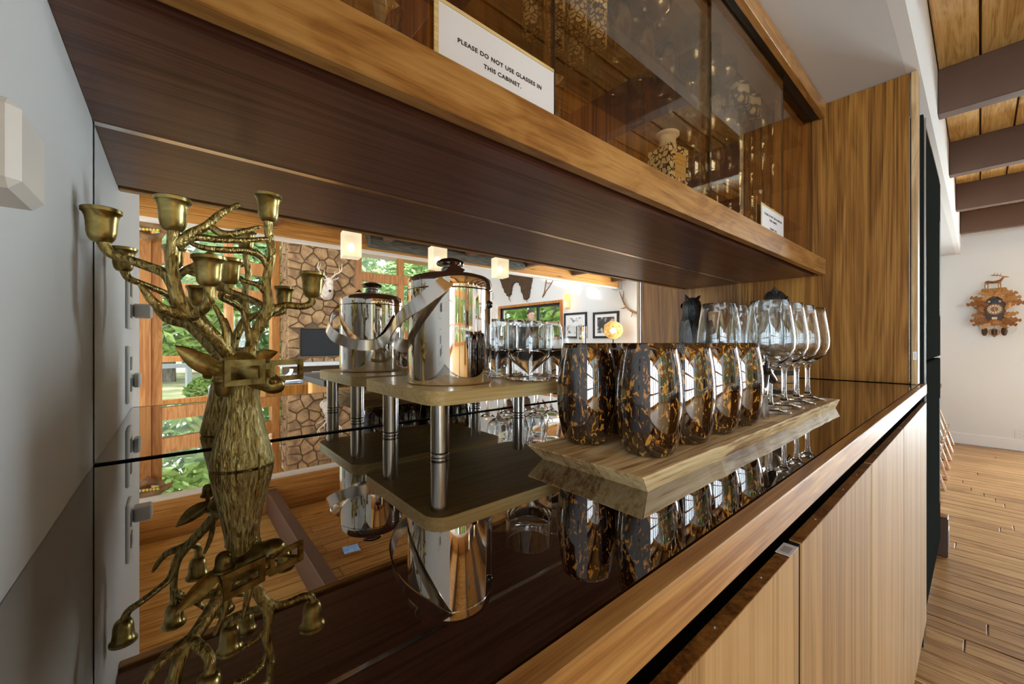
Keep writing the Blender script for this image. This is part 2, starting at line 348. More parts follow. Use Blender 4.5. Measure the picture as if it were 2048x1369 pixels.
def dup(root, loc, rotz=None, label=None, group=None, parent=None):
    r = root.copy(); COL.objects.link(r)
    r.location = loc; r.parent = parent
    if rotz is not None: r.rotation_euler = (r.rotation_euler[0], r.rotation_euler[1], rotz)
    if label: r['label'] = label
    if group: r['group'] = group
    for ch in list(root.children):
        c = ch.copy(); COL.objects.link(c); c.parent = r
        for g in list(ch.children):
            d = g.copy(); COL.objects.link(d); d.parent = c
    return r
def text(name, body, size, mat, parent, loc, rot, align='CENTER', ext=0.0002, sx=1.0):
    cu = bpy.data.curves.new(name, 'FONT'); cu.body = body; cu.size = size; cu.align_x = align; cu.extrude = ext; cu.space_line = 1.15; cu.space_character = 1.12; cu.offset = 0.00016
    t = bpy.data.objects.new(name, cu); COL.objects.link(t); bpy.context.view_layer.update()
    me = bpy.data.meshes.new_from_object(t.evaluated_get(bpy.context.evaluated_depsgraph_get())); bpy.data.objects.remove(t); bpy.data.curves.remove(cu)
    me.materials.clear(); me.materials.append(MATS[mat]); me.name = name
    o = bpy.data.objects.new(name, me); COL.objects.link(o); o.location = loc; o.rotation_euler = rot; o.scale = (sx, 1, 1)
    if parent: o.parent = parent
    return o
def inset_poly(poly, g):
    n = len(poly); A = sum(poly[i][0] * poly[(i + 1) % n][1] - poly[(i + 1) % n][0] * poly[i][1] for i in range(n))
    if A < 0: poly = poly[::-1]
    out = poly
    for i in range(n):
        (x0, y0), (x1, y1) = poly[i], poly[(i + 1) % n]; dx, dy = x1 - x0, y1 - y0; l = math.hypot(dx, dy)
        if l < 1e-6: continue
        nx, ny = -dy / l, dx / l; c = nx * x0 + ny * y0 + g; out = clip(out, nx, ny, c)
        if not out: return []
    return out
def clip(poly, nx, ny, c):                            # keep nx*x+ny*y >= c
    out = []
    for i in range(len(poly)):
        p, q = poly[i], poly[(i + 1) % len(poly)]; a = nx * p[0] + ny * p[1] - c; b = nx * q[0] + ny * q[1] - c
        if a >= 0: out.append(p)
        if (a >= 0) != (b >= 0): t = a / (a - b); out.append((p[0] + (q[0] - p[0]) * t, p[1] + (q[1] - p[1]) * t))
    return out
def rubble(w, h, sx, sy, rng):                        # irregular stone outlines filling w x h
    pts = []
    ny = int(h / sy); 
    for j in range(ny):
        nx = int(w / sx) + rng.choice((0, 1))
        for i in range(nx): pts.append(((i + 0.5 + rng.uniform(-.36, .36) + (0.5 if j % 2 else 0) - .25) * w / nx, (j + 0.5 + rng.uniform(-.36, .36)) * h / ny))
    cells = []
    for a in pts:
        poly = [(0, 0), (w, 0), (w, h), (0, h)]
        for b in pts:
            if b is a or abs(a[0] - b[0]) > 4 * sx or abs(a[1] - b[1]) > 4 * sy: continue
            nx, ny_ = a[0] - b[0], a[1] - b[1]; poly = clip(poly, nx, ny_, (nx * (a[0] + b[0]) + ny_ * (a[1] + b[1])) / 2)
            if not poly: break
        if poly: cells.append(poly)
    return cells
# ---------------------------------------------------------------- setting: floor, walls, ceiling
rng = random.Random(3)
fl = struct('floor', MB().box(-3.0, WALL, -8.2, 0.8, FLOOR - 0.06, FLOOR - 0.012), 'floor_oak', label='oak plank floor of the room')
def board(L, w): return MB().bbox(-w / 2, w / 2, -L / 2, L / 2, -0.012, 0.0, 0.0016)
LEN = [0.45, 0.6, 0.8, 1.0, 1.25, 1.6]; BW = 0.094
bm_ = [board(L - 0.004, BW - 0.005).mesh('floor_board') for L in LEN]
for b in bm_: b.materials.append(MATS['floor_oak'])
x = 1.85
while x + BW / 2 < WALL - .05:
    y = 0.74 - rng.uniform(0, 0.4)
    while y > -1.5:
        k = rng.randrange(6); L = LEN[k]
        obj('floor_board', None, None, fl, loc=(x + BW / 2, y - L / 2, FLOOR), mesh=bm_[k]); y -= L
    x += BW
# left end wall of the bar recess (also seen in the mirror)
struct('wall_left', MB().box(-0.20, -0.077, -0.105, 0.80, FLOOR, CEIL + .06), 'grey_wall', label='grey painted end wall left of the bar')
struct('wall_back', MB().box(-0.077, WALL, 0.71, 0.80, FLOOR, CEIL + .06), 'white_wall', label='wall behind the bar and the recess')
struct('wall_header', MB().box(-0.077, WALL, 0.1352, 0.17, 0.955, CEIL + .06), 'white_wall', label='white painted header above the bar recess')
struct('ceiling_recess', MB().box(-0.077, WALL, 0.1702, 0.71, 0.955, 1.0), 'nook_shade_grey', label='painted underside of the dropped ceiling over the bar')
# far wall with window opening
WY0, WY1, WZ0, WZ1 = -6.75, -4.62, 0.12, 0.875
wf = MB()
for y0, y1, z0, z1 in ((-8.2, WY0, FLOOR - .06, 3.2), (WY1, 0.80, FLOOR - .06, 3.2), (WY0, WY1, FLOOR - .06, WZ0), (WY0, WY1, WZ1, 3.2)): wf.box(WALL, WALL + 0.14, y0, y1, z0, z1)
struct('wall_right', wf, 'white_wall', label='long white end wall with clock, window and pictures')
struct('baseboard_right', MB().bbox(WALL - 0.016, WALL, -1.6, 0.71, FLOOR + .0002, FLOOR + 0.115, 0.003), 'white_trim', label='white baseboard under the clock wall')
# plank ceiling on brown beams
ce = struct('ceiling', MB().box(-3.0, WALL, HEAD_Y, 0.135, CEIL + 0.021, CEIL + 0.06), 'beam_brown', label='pine plank ceiling on brown beams')
PW = 0.136; k = 0; y = 0.135
pm = {}
while y - PW > HEAD_Y:
    for (x0, x1) in ((-3.0, 0.9 + 0.5 * (k % 3)), (0.9 + 0.5 * (k % 3), WALL)):
        L = round(x1 - x0, 3)
        if L not in pm:
            pm[L] = MB().bbox(0, L - 0.002, -PW / 2 + 0.004, PW / 2 - 0.004, 0, 0.02, 0.004).mesh('ceiling_plank'); pm[L].materials.append(MATS['pine_ceiling'])
        obj('ceiling_plank', None, None, ce, loc=(x0, y - PW / 2, CEIL), mesh=pm[L])
    y -= PW; k += 1
bmesh_beam = MB().bbox(-0.04, 0.04, HEAD_Y + 0.07, 0.134, 1.12, CEIL + 0.0, 0.004).mesh('ceiling_beam'); bmesh_beam.materials.append(MATS['beam_brown'])
for i in range(8):
    b = obj('ceiling_beam', None, None, ce, loc=(-1.5 + 1.1 * i, 0, 0), mesh=bmesh_beam)
# laminated header between kitchen and great room, its plywood strip, steel shoe at the wall
hb = sempty('trim_1', label='laminated timber header between bar room and great room')
for j, (z0, z1) in enumerate(((1.035, 1.11), (1.112, 1.187), (1.189, 1.264), (1.266, CEIL + 0.02))):
    struct('lamination', MB().bbox(-3.0, WALL, HEAD_Y - 0.07, HEAD_Y + 0.07, z0, z1, 0.002), 'glulam', hb)
struct('soffit_strip', MB().box(-3.0, WALL, HEAD_Y - 0.05, HEAD_Y + 0.05, 1.012, 1.035), 'white_trim', hb)
struct('beam_shoe', MB().box(WALL - 0.12, WALL, HEAD_Y - 0.085, HEAD_Y + 0.085, 1.0, 1.22), 'brushed_steel', hb)
struct('post', MB().bbox(-0.245, -0.165, -3.40, -3.26, FLOOR, 1.012, 0.004), 'fir_frame', hb)
struct('post', MB().bbox(-0.165, -0.095, -3.38, -3.28, FLOOR, 0.93, 0.004), 'fir_frame', hb)
# ---- window wall right of the chimney
YB = -8.112
def window(name, label, origin, ang, xs, zs, fw=0.09, depth=0.12, mat='fir_frame', glass=True):
    # posts at xs, rails at zs (lower edge, height), in a local frame along the wall
    w = sempty(name, origin, label); w.rotation_euler = (0, 0, ang)
    for (x, wd_) in xs: obj('window_post', MB().bbox(x, x + wd_, -depth / 2, depth / 2, zs[0][0], zs[-1][0] + zs[-1][1], 0.004), mat, w)
    for i in range(len(xs) - 1):
        xa = xs[i][0] + xs[i][1]; xb = xs[i + 1][0]
        for (z, h) in zs: obj('window_rail', MB().bbox(xa, xb, -depth / 2 + 0.01, depth / 2 - 0.01, z, z + h, 0.003), mat, w)
        for j in range(len(zs) - 1):
            if glass: obj('window_pane', MB().box(xa - 0.002, xb + 0.002, -0.004, 0.004, zs[j][0] + zs[j][1] - .002, zs[j + 1][0] + .002), 'window_glass', w)
    return w
window('window_2', 'timber framed window wall right of the stone chimney', (0, YB, 0), 0,
       [(3.05, 0.30), (4.26, 0.15), (5.18, 0.12)], [(FLOOR, 0.12), (-0.34, 0.10), (0.55, 0.10), (1.45, 0.22), (2.7, 0.15)])
struct('wall_far', MB().box(5.30, WALL, YB - 0.1, YB + 0.05, FLOOR, 3.2), 'white_wall', label='white return wall in the great room corner')
# ---- angled window wall left of the chimney: from (1.67,-8.11) towards (-2.2,-6.85)
ang = math.atan2(-0.312, 0.95)
def A(t): return (1.67 - 0.95 * t, YB + 0.312 * t)
o0 = A(4.2)
w1 = window('window_1', 'tall timber framed window wall left of the stone chimney', (o0[0], o0[1], 0), ang,
       [(0.0, 0.12), (1.05, 0.12), (2.02, 0.13), (3.18, 0.12), (4.0, 0.16)], [(FLOOR, 0.12), (-0.34, 0.10), (0.80, 0.22), (1.32, 0.25), (2.7, 0.15)])
# ---- sliding window in the far wall
w3 = sempty('window_3', label='wide sliding window with oak casing in the white wall')
for (y0, y1, z0, z1) in ((WY0 - .07, WY1 + .07, WZ1, WZ1 + .06), (WY0 - .07, WY1 + .07, WZ0 - .06, WZ0), (WY0 - .07, WY0, WZ0, WZ1), (WY1, WY1 + .07, WZ0, WZ1)):
    obj('window_casing', MB().bbox(WALL - 0.03, WALL + 0.1, y0, y1, z0, z1, 0.003), 'fir_frame', w3)
for (y0, y1, z0, z1) in ((WY0, WY1, WZ1 - .05, WZ1), (WY0, WY1, WZ0, WZ0 + .05), (WY0, WY0 + .05, WZ0 + .05, WZ1 - .05), (WY1 - .05, WY1, WZ0 + .05, WZ1 - .05), (-5.42, -5.34, WZ0 + .05, WZ1 - .05)):
    obj('sash', MB().box(WALL + 0.03, WALL + 0.07, y0, y1, z0, z1), 'matt_black', w3)
for (y0, y1) in ((WY0 + .05, -5.42), (-5.34, WY1 - .05)): obj('window_pane', MB().box(WALL + 0.045, WALL + 0.052, y0, y1, WZ0 + .05, WZ1 - .05), 'window_glass', w3)
# ---- unseen frames added in front of the two fill lights, outside the picture
window('fill_frame_left', 'unseen timber frame added before the left fill light', (-2.8, -5.9, 0), math.radians(90),
       [(0.0, 0.10), (0.95, 0.08), (1.9, 0.10), (2.85, 0.08), (3.8, 0.10), (4.8, 0.10)], [(FLOOR, 0.20), (-0.30, 0.08), (0.45, 0.08), (1.2, 0.12)])
window('fill_frame_right', 'unseen glazed frame added before the right fill light', (6.36, -2.52, 0), math.radians(90), [(0.0, 0.08), (0.72, 0.10), (1.46, 0.08)], [(FLOOR, 0.16), (-0.25, 0.06), (0.92, 0.08)], depth=0.05, mat='white_trim')
wg_ = MB()  # unseen wall added to let the sun through one opening only
for (y0, y1, z0, z1) in ((-5.40, 0.80, FLOOR, 3.2), (-7.2, -5.40, 1.26, 3.2), (-7.2, -5.40, FLOOR, 0.3), (-9.8, -7.2, FLOOR, 3.2)): wg_.box(-3.15, -3.05, y0, y1, z0, z1)
struct('wall_sun_mask', wg_, 'white_wall', label='unseen white wall added on the left, its opening shaped for the sun patch')
struct('trim_sun_block', MB().box(1.45, WALL + .14, -10.6, -8.3, 2.55, 2.65), 'fir_frame', label='unseen overhang added to keep sun off the white wall')  # unseen slab added to block direct sun from the white wall
# ---- stone chimney
YC = -7.362; CX0, CX1, CZ1 = 1.665, 2.98, 2.3
FX0, FX1, FZ0, FZ1 = 1.90, 2.74, -0.285, 0.27
ch = sempty('wall_chimney', label='rubble stone chimney breast with black firebox')
core = MB()
for (x0, x1, z0, z1) in ((CX0 + .04, FX0, FLOOR, CZ1), (FX1, CX1 - .04, FLOOR, CZ1), (FX0, FX1, FZ1, CZ1), (FX0, FX1, FLOOR, FZ0)): core.box(x0, x1, YB, YC - 0.045, z0, z1)
struct('chimney_core', core, 'mortar', ch)
fb = MB(); fb.box(FX0, FX1, YC - 0.5, YC - 0.48, FZ0, FZ1)
struct('firebox', fb, 'soot', ch)
struct('firebox_glass', MB().box(FX0 + .01, FX1 - .01, YC - 0.06, YC - 0.05, FZ0 + .01, FZ1 - .01), 'shadow_black', ch)
struct('mantel', MB().bbox(1.5, 3.15, YC - 0.04, YC + 0.35, -0.47, -0.40, 0.008), 'deck_grey', ch)
sr = random.Random(11)
def stones(w, h, o, u, wv):
    for poly in rubble(w, h, 0.26, 0.17, sr):
        cx_ = sum(p[0] for p in poly) / len(poly); cz_ = sum(p[1] for p in poly) / len(poly)
        if abs(u[0]) > .5:                      # keep clear of the firebox opening
            bx0, bx1, bz0, bz1 = CX1 - FX1 - .01, CX1 - FX0 + .01, FZ0 - o[2] - .01, FZ1 - o[2] + .01
            if min(p[0] for p in poly) < bx1 and max(p[0] for p in poly) > bx0 and min(p[1] for p in poly) < bz1 and max(p[1] for p in poly) > bz0:
                ds = [(bx0 - cx_, (-1, 0, -bx0)), (cx_ - bx1, (1, 0, bx1)), (bz0 - cz_, (0, -1, -bz0)), (cz_ - bz1, (0, 1, bz1))]
                best = max(ds, key=lambda q: q[0])
                if best[0] < 0: continue
                poly = clip(poly, *best[1])
                if len(poly) < 3: continue
                cx_ = sum(p[0] for p in poly) / len(poly); cz_ = sum(p[1] for p in poly) / len(poly)
        p1 = inset_poly(poly, 0.007)
        if len(p1) < 3: continue
        p2 = inset_poly(p1, 0.016)
        if len(p2) != len(p1): p2 = [((x - cx_) * .86 + cx_, (z - cz_) * .86 + cz_) for x, z in p1]
        O, U, Wv = Vector(o), Vector(u), Vector(wv); D = U.cross(Wv); t = sr.uniform(0.03, 0.06); n = len(p1)
        mb = MB().add([tuple(O + U * a + Wv * b) for a, b in p1] + [tuple(O + U * a + Wv * b + D * (t * .6)) for a, b in p1] + [tuple(O + U * a + Wv * b + D * t) for a, b in p2],
                      [tuple(range(2 * n, 3 * n))] + [(i, (i + 1) % n, n + (i + 1) % n, n + i) for i in range(n)] + [(n + i, n + (i + 1) % n, 2 * n + (i + 1) % n, 2 * n + i) for i in range(n)])
        obj('stone', mb, 'stone', ch)
stones(CX1 - CX0, CZ1 + 0.5, (CX1, YC - 0.05, -0.5), (-1, 0, 0), (0, 0, 1))
stones(0.72, CZ1 + 0.5, (CX0 + .045, YC - 0.05, -0.5), (0, -1, 0), (0, 0, 1))
# ---- partial roof, unseen, added to limit light in the great room
struct('ceiling_added', MB().box(0.2, WALL + .14, -8.3, HEAD_Y - .08, 3.2, 3.3), 'pine_ceiling', label='unseen partial ceiling of the great room, added to limit light')
# ---- ground outside
struct('ground', MB().box(-40, 60, -70, 30, FLOOR - 0.8, FLOOR - 0.3), 'lawn', label='dry lawn outside the windows')
# ---------------------------------------------------------------- bar: mirror, counter, cabinets, panel
X0, X1 = -0.0765, 1.978
mi = thing('wall_mirror', 'large frameless mirror filling the back of the bar recess', 'mirror', (0, 0, 0))
obj('mirror_sheet', MB().box(X0 + 0.001, X1 - 0.001, MIRROR, MIRROR + 0.006, TOP + 0.0025, 0.2655), 'mirror', mi)
obj('backing', MB().box(X0, X1, MIRROR + 0.007, MIRROR + 0.015, TOP, 0.268), 'shadow_black', mi)
ct = thing('bar_counter', 'black mirror-gloss bar top with a wooden front edge', 'counter', (0, 0, 0))
obj('glass_top', MB().box(X0, X1, 0.1395, MIRROR + 0.005, TOP - 0.012, TOP), 'black_glass', ct)
obj('front_edge', MB().bbox(X0, X1 + 0.066, 0.123, 0.1385, -0.185, TOP, 0.0012), 'cherry_trim', ct)
obj('substrate', MB().box(X0, X1, 0.146, 0.705, -0.19, TOP - 0.013), 'shadow_black', ct)
seams = [X0, 0.07, 0.504, 0.934, 1.387, X1 + 0.06]
names = ['nearest to the grey wall', 'with a white sticker at its top corner', 'between the sticker door and the middle seam', 'third wide door from the left', 'beside the dark refrigerator']
for i in range(5):
    a, b = seams[i], seams[i + 1]
    cb = thing('base_cabinet', 'light wood base cabinet unit under the bar, ' + names[i], 'cabinet', ((a + b) / 2, 0.13, FLOOR), 0, 'base cabinets under the bar top')
    w = (b - a) / 2; g0 = 0.006 if i == 2 else 0.0045; g1 = 0.006 if i == 1 else 0.0045
    obj('door', MB().box(-w + g0, w - g1, -0.007, 0.0045, 0.11, -0.2158 - FLOOR), 'door_veneer', cb)
    obj('top_edge', MB().box(-w + g0, w - g1, -0.0068, 0.0045, -0.2157 - FLOOR, -0.215 - FLOOR), 'walnut', cb)
    obj('carcass', MB().box(-w + 0.0005, w - 0.0005, 0.045, 0.57, 0.10, -0.192 - FLOOR), 'shadow_black', cb)
    obj('finger_rail', MB().add([(-w + .001, 0.014, -0.275 - FLOOR), (w - .001, 0.014, -0.275 - FLOOR), (w - .001, 0.044, -0.225 - FLOOR), (-w + .001, 0.044, -0.225 - FLOOR), (-w + .001, 0.044, -0.3 - FLOOR), (w - .001, 0.044, -0.3 - FLOOR), (-w + .001, 0.014, -0.3 - FLOOR), (w - .001, 0.014, -0.3 - FLOOR)],
        [(0, 1, 2, 3), (3, 2, 5, 4), (0, 6, 7, 1), (4, 5, 7, 6), (0, 3, 4, 6), (1, 7, 5, 2)]), 'shadow_black', cb)
    obj('door_gap', MB().box(w - g1, w + g1 - .0001, -0.0055, 0.0044, 0.11, -0.2165 - FLOOR), 'shadow_black', cb)
    obj('toe_kick', MB().box(-w + 0.0005, w - 0.0005, 0.06, 0.075, 0.0, 0.10), 'matt_black', cb)
    for q in (-0.6, 0.1, 0.55): obj('screw', MB().ball((q * w, -0.001, -0.2148 - FLOOR), 0.0012, n=6, m=4), 'plastic_grey', cb)
    if i == 1:
        st = obj('sticker', MB().box(-0.014, 0.014, -0.0065, 0.0065, 0, 0.0004), 'paper', cb, loc=(w - 0.022, -0.0008, -0.2149 - FLOOR))
        for q in range(6): obj('print_bar', MB().box(-0.008 + q * 0.0026, -0.0068 + q * 0.0026, -0.004, 0.004, 0.0004, 0.0006), 'label_grey', st)
# ---- walnut end panel
ep = thing('end_panel', 'tall walnut end panel closing the right side of the bar', 'panel', (X1 + 0.002, 0.14, FLOOR))
obj('panel', MB().bbox(0, 0.018, 0.020, 0.568, -0.148 - FLOOR, 0.953 - FLOOR, 0.001), 'walnut', ep)
obj('edge_board', MB().bbox(-0.004, 0.060, 0.0, 0.0175, TOP - FLOOR + .0003, 0.953 - FLOOR, 0.002), 'cherry_z', ep)
stp = obj('shelf_strip', MB().box(-0.0012, 0.0, 0.020, 0.0225, -0.14 - FLOOR, 0.80 - FLOOR), 'brushed_steel', ep)
sk = obj('sticker', MB().box(-0.0055, -0.0045, 0.003, 0.012, -0.062 - FLOOR, -0.034 - FLOOR), 'paper', ep)
for q in range(5): obj('print_bar', MB().box(-0.0058, -0.0055, 0.005, 0.010, -0.058 - FLOOR + q * .0045, -0.056 - FLOOR + q * .0045), 'label_grey', sk)
# ---- upper cabinet with sliding bronze glass
CZ0, CZT = 0.300, 0.953
uc = thing('wall_cabinet', 'walnut upper cabinet with sliding bronze glass doors over the bar', 'cabinet', (0, 0, 0))
obj('bottom_panel', MB().box(X0, X1, 0.437, MIRROR - 0.002, 0.268, CZ0), 'walnut_soffit', uc)
obj('joint_strip', MB().box(X0, X1, MIRROR - 0.006, MIRROR + 0.004, 0.2655, 0.268), 'brushed_steel', uc)
obj('front_rail', MB().bbox(X0, X1, 0.398, 0.4165, 0.268, 0.330, 0.0012), 'cherry_x', uc)
obj('rail_lip', MB().box(X0, X1, 0.4165, 0.4185, 0.269, 0.300), 'cherry_trim', uc)
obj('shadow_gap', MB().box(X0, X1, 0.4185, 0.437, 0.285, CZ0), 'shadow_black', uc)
obj('lower_track', MB().box(X0, X1, 0.4225, 0.452, CZ0, 0.306), 'track_black', uc)
obj('top_rail', MB().bbox(X0, X1, 0.398, 0.4165, 0.895, CZT, 0.0012), 'cherry_x', uc)
obj('upper_track', MB().box(X0, X1, 0.4185, 0.452, 0.900, 0.918), 'track_black', uc)
obj('top_filler', MB().box(X0, X1, 0.4165, 0.475, 0.918, CZT), 'walnut', uc)
obj('back_panel', MB().box(X0, X1, MIRROR - 0.014, MIRROR - 0.004, CZ0, CZT), 'walnut', uc)
for (a, b, y) in ((X0 + .002, 0.445, 0.427), (0.43, 1.03, 0.442), (1.005, 1.553, 0.427), (1.52, X1 - .004, 0.442)):
    gd = obj('glass_door', MB().box(a, b, y, y + 0.005, 0.306, 0.899), 'bronze_pane', uc)
    obj('pane_edge', MB().box(b, b + (0.004 if b < .5 else .0008), y - .0005, y + 0.0055, 0.306, 0.899), 'gloss_black', gd)
for (a, b, zz) in ((X0 + .002, 1.075, (0.65, 0.82)), (1.10, X1 - .003, (0.47, 0.65, 0.82))):
    for z in zz:
        sh = obj('shelf', MB().box(a, b, 0.475, MIRROR - 0.016, z - 0.006, z), 'shelf_glass', uc)
        for q in (a + .05, b - .05):
            obj('shelf_pin', MB().tube([(q, 0.63, z - .009), (q, MIRROR - 0.015, z - .009)], 0.003, 6), 'brushed_steel', sh)
# ---- notice cards
def card(x, w, label, lines, size):
    c = thing('notice_card', label, 'sign', (x, 0.4205, CZ0 + 0.0005 + .006), 0, 'notice cards in the glass cabinet')
    obj('paper', MB().box(-w / 2 + .006, w / 2, -0.0005, 0.0005, 0, 0.104), 'paper', c)
    obj('holder', MB().box(-w / 2, -w / 2 + .0055, -0.0008, 0.0008, 0, 0.110), 'bamboo', c)
    obj('holder_top', MB().box(-w / 2 + .0055, w / 2, -0.0008, 0.0008, 0.1045, 0.109), 'bamboo', c)
    for body, z in lines: text('lettering', body, size, 'ink', c, (0.003, -0.0007, z), (math.radians(90), 0, 0), sx=1.13)
card(0.337, 0.205, 'large white notice card telling guests not to use the glasses', [('PLEASE DO NOT USE GLASSES IN', 0.067), ('THIS CABINET.', 0.0525), ('THANK YOU', 0.0245)], 0.0079)
card(1.43, 0.205, 'distant white notice card near the walnut end panel', [('PLEASE DO NOT USE GLASSES IN', 0.080), ('THIS CABINET.', 0.067), ('THANK YOU,', 0.042), ('MANAGEMENT', 0.029)], 0.0086)
# ---- switch plates on the left wall
def plate(z, label, knob):
    p = thing('wall_outlet', label, 'outlet', (-0.077, 0.255, z), 0, 'outlets on the grey wall')
    obj('cover_plate', MB().bbox(0, 0.006, -0.036, 0.036, -0.058, 0.058, 0.002), 'plastic_white', p)
    for q in (-0.022, 0.022): obj('socket', MB().bbox(0.006, 0.0075, -0.016, 0.016, q - 0.014, q + 0.014, 0.0008), 'plastic_grey', p)
    obj('plug', MB().bbox(0.0075, 0.0075 + knob[2], -0.05, -0.014, knob[0], knob[1], 0.003), 'plastic_white', p)
plate(0.085, 'upper outlet plate with plug on the grey wall', (-0.034, -0.004, 0.030))
plate(-0.066, 'lower outlet plate with plug just above the bar top', (-0.03, 0.0, 0.012))
# ---------------------------------------------------------------- stag candelabra
ANT = {
'A': [
  ([(-6.1, 0.0, 127.1), (-16.6, -5.0, 138.4), (-27.8, -12.0, 154.4), (-40.4, -18.0, 169.6), (-51.3, -22.0, 182.8), (-60.3, -26.0, 198.0), (-64.5, -28.0, 219.2), (-65.1, -29.0, 243.1), (-64.0, -29.0, 268.5)], [6.5, 6.25, 6.0, 5.75, 5.5, 5.25, 4.5, 4.0, 4.25]),
  ([(-61.7, -25.0, 202.8), (-70.1, -20.0, 222.0), (-83.8, -12.0, 230.0), (-101.7, -4.0, 237.3), (-114.6, 0.0, 242.8), (-119.2, 0.0, 252.7)], [4.5, 4.0, 3.75, 3.5, 3.75, 4.25]),
  ([(-48.4, -20.0, 178.0), (-61.7, -24.0, 180.9), (-72.7, -28.0, 185.0), (-81.4, -30.0, 193.7), (-86.6, -30.0, 202.7), (-89.6, -30.0, 207.5)], [5.0, 4.75, 4.0, 3.25, 2.5, 1.75]),
  ([(-50.3, -22.0, 176.6), (-39.1, -36.0, 186.3), (-33.9, -42.0, 196.0), (-34.3, -42.0, 210.0)], [4.5, 4.25, 4.0, 4.5]),
  ([(-61.8, -29.0, 253.2), (-50.5, -30.0, 267.1), (-36.9, -30.0, 278.2), (-23.7, -30.0, 294.8), (-7.5, -30.0, 308.6)], [4.0, 4.0, 3.5, 3.0, 2.0]),
  ([(-32.9, -30.0, 279.0), (-24.0, -34.0, 272.2), (-12.7, -36.0, 272.5), (0.2, -36.0, 278.7), (12.4, -36.0, 285.4)], [3.0, 3.25, 3.0, 2.5, 1.5]),
  ([(-60.8, -28.0, 251.1), (-48.4, -24.0, 265.0), (-26.1, -18.0, 267.6), (-1.7, -12.0, 271.8), (24.7, -4.0, 280.0)], [3.5, 3.5, 3.0, 2.5, 2.0]),
  ([(-17.0, -10.0, 145.2), (-17.0, -10.0, 159.8), (-20.7, -8.0, 175.8), (-27.4, -6.0, 191.5)], [3.5, 3.25, 2.75, 1.75])],
'B': [
  ([(7.2, 5.0, 129.4), (9.9, 8.0, 143.4), (13.5, 8.0, 157.7), (21.8, 6.0, 177.9), (28.4, 4.0, 195.4), (25.9, 4.0, 227.0), (31.4, 4.0, 262.4), (28.4, 4.0, 288.0), (27.7, 4.0, 304.5)], [5.75, 5.5, 5.25, 5.25, 5.0, 4.0, 3.75, 3.75, 4.25]),
  ([(24.7, 6.0, 180.9), (36.2, 10.0, 193.3), (51.3, 14.0, 198.9), (69.5, 16.0, 198.6), (80.9, 16.0, 204.0), (82.3, 16.0, 212.5)], [4.25, 4.0, 3.5, 3.5, 3.75, 4.0]),
  ([(25.3, 10.0, 191.3), (20.1, 30.0, 201.2), (4.9, 50.0, 210.7), (-9.2, 58.0, 217.8), (-7.1, 60.0, 227.6)], [4.0, 3.5, 3.5, 3.5, 4.0]),
  ([(25.4, 4.0, 211.1), (16.3, 2.0, 221.6), (7.7, 0.0, 223.3), (-1.6, 0.0, 226.0)], [2.5, 2.5, 2.25, 1.5]),
  ([(28.9, 4.0, 241.8), (21.2, 2.0, 256.3), (6.1, -4.0, 261.6), (-19.0, -8.0, 258.5), (-38.0, -10.0, 257.9), (-50.1, -12.0, 261.2)], [3.25, 3.25, 3.25, 3.0, 2.5, 1.5]),
  ([(9.4, 4.0, 146.3), (5.6, 2.0, 165.9), (3.1, 0.0, 177.0), (0.5, 0.0, 188.0)], [3.5, 3.0, 2.5, 1.5])]}
cd = thing('stag_candelabra', 'antique gold stag head candelabra wearing square glasses, at the grey wall', 'candelabra', (0.062, 0.584, TOP))
mm = 0.001
def ell(c, f, rx, rz, n=20):      # ring across axis f (horizontal), height rz, width rx
    f = Vector(f).normalized(); u = f.cross(Vector((0, 0, 1))).normalized(); w = u.cross(f)
    return MB().ring(Vector(c), u, w, n, rx, rz)
# neck: flared base with fur
nk = MB(); rings = []
for (z, rx, ry, ox) in ((0, 31, 27, 0), (2, 33, 29, 0), (6, 33, 29, 0), (20, 30, 26.5, -.5), (40, 25.5, 23.5, -1), (60, 21.5, 21, -1), (78, 18.5, 19, -1), (90, 18, 19, 0), (102, 18, 19, 2), (112, 15, 16, 4)):
    rr = []
    for i in range(40):
        a = 2 * math.pi * i / 40; j = 1 + (0.018 * math.sin(a * 17 + z * .35) if 4 < z < 96 else 0)
        rr.append(((ox + rx * math.cos(a) * j) * mm, (-4 + ry * math.sin(a) * j) * mm, z * mm))
    rings.append(rr)
nk.loft(rings); obj('neck', nk, 'bronze_fur', cd, 40)
# head: lofted from the poll to the nose
F = Vector((0.62, -0.66, -0.42)).normalized()
hd = MB(); c0 = Vector((-7, 3, 122)); rings = []
for (t, rx, rz) in ((-14, 4, 6), (-10, 15, 13), (-2, 20, 18), (8, 22, 20), (18, 20.5, 19), (28, 17, 17), (38, 14, 14), (48, 12.5, 12), (56, 12.5, 11.5), (62, 10.5, 9.5), (67, 5, 5)):
    rings.append([tuple(Vector(p) * mm) for p in ell(c0 + F * t, F, rx, rz)])
hd.loft(rings); hdo = obj('head', hd, 'bronze', cd, 60)
tip = c0 + F * 58; side = F.cross(Vector((0, 0, 1))).normalized()
for s_ in (-1, 1):
    nb = MB(); c = (tip + side * (s_ * 8.0) + Vector((0, 0, 6.5)) + F * 3) * mm; nb.ball(c, 4.2 * mm, n=10, m=6); obj('nostril', nb, 'bronze', hdo, 60)
    eb = MB(); c = (c0 + F * 20 + side * (s_ * 14) + Vector((0, 0, 6))) * mm; eb.ball(c, 4 * mm, n=10, m=6); obj('eye', eb, 'bronze', hdo, 60)
mt = MB(); q = [(c0 + F * 62 + side * a + Vector((0, 0, -4 - abs(a) * .2)) - F * (abs(a) * .9)) * mm for a in (-9, -6, 0, 6, 9)]; mt.tube(q, 1.1 * mm, 6, 3); obj('lip', mt, 'bronze', hdo, 60)
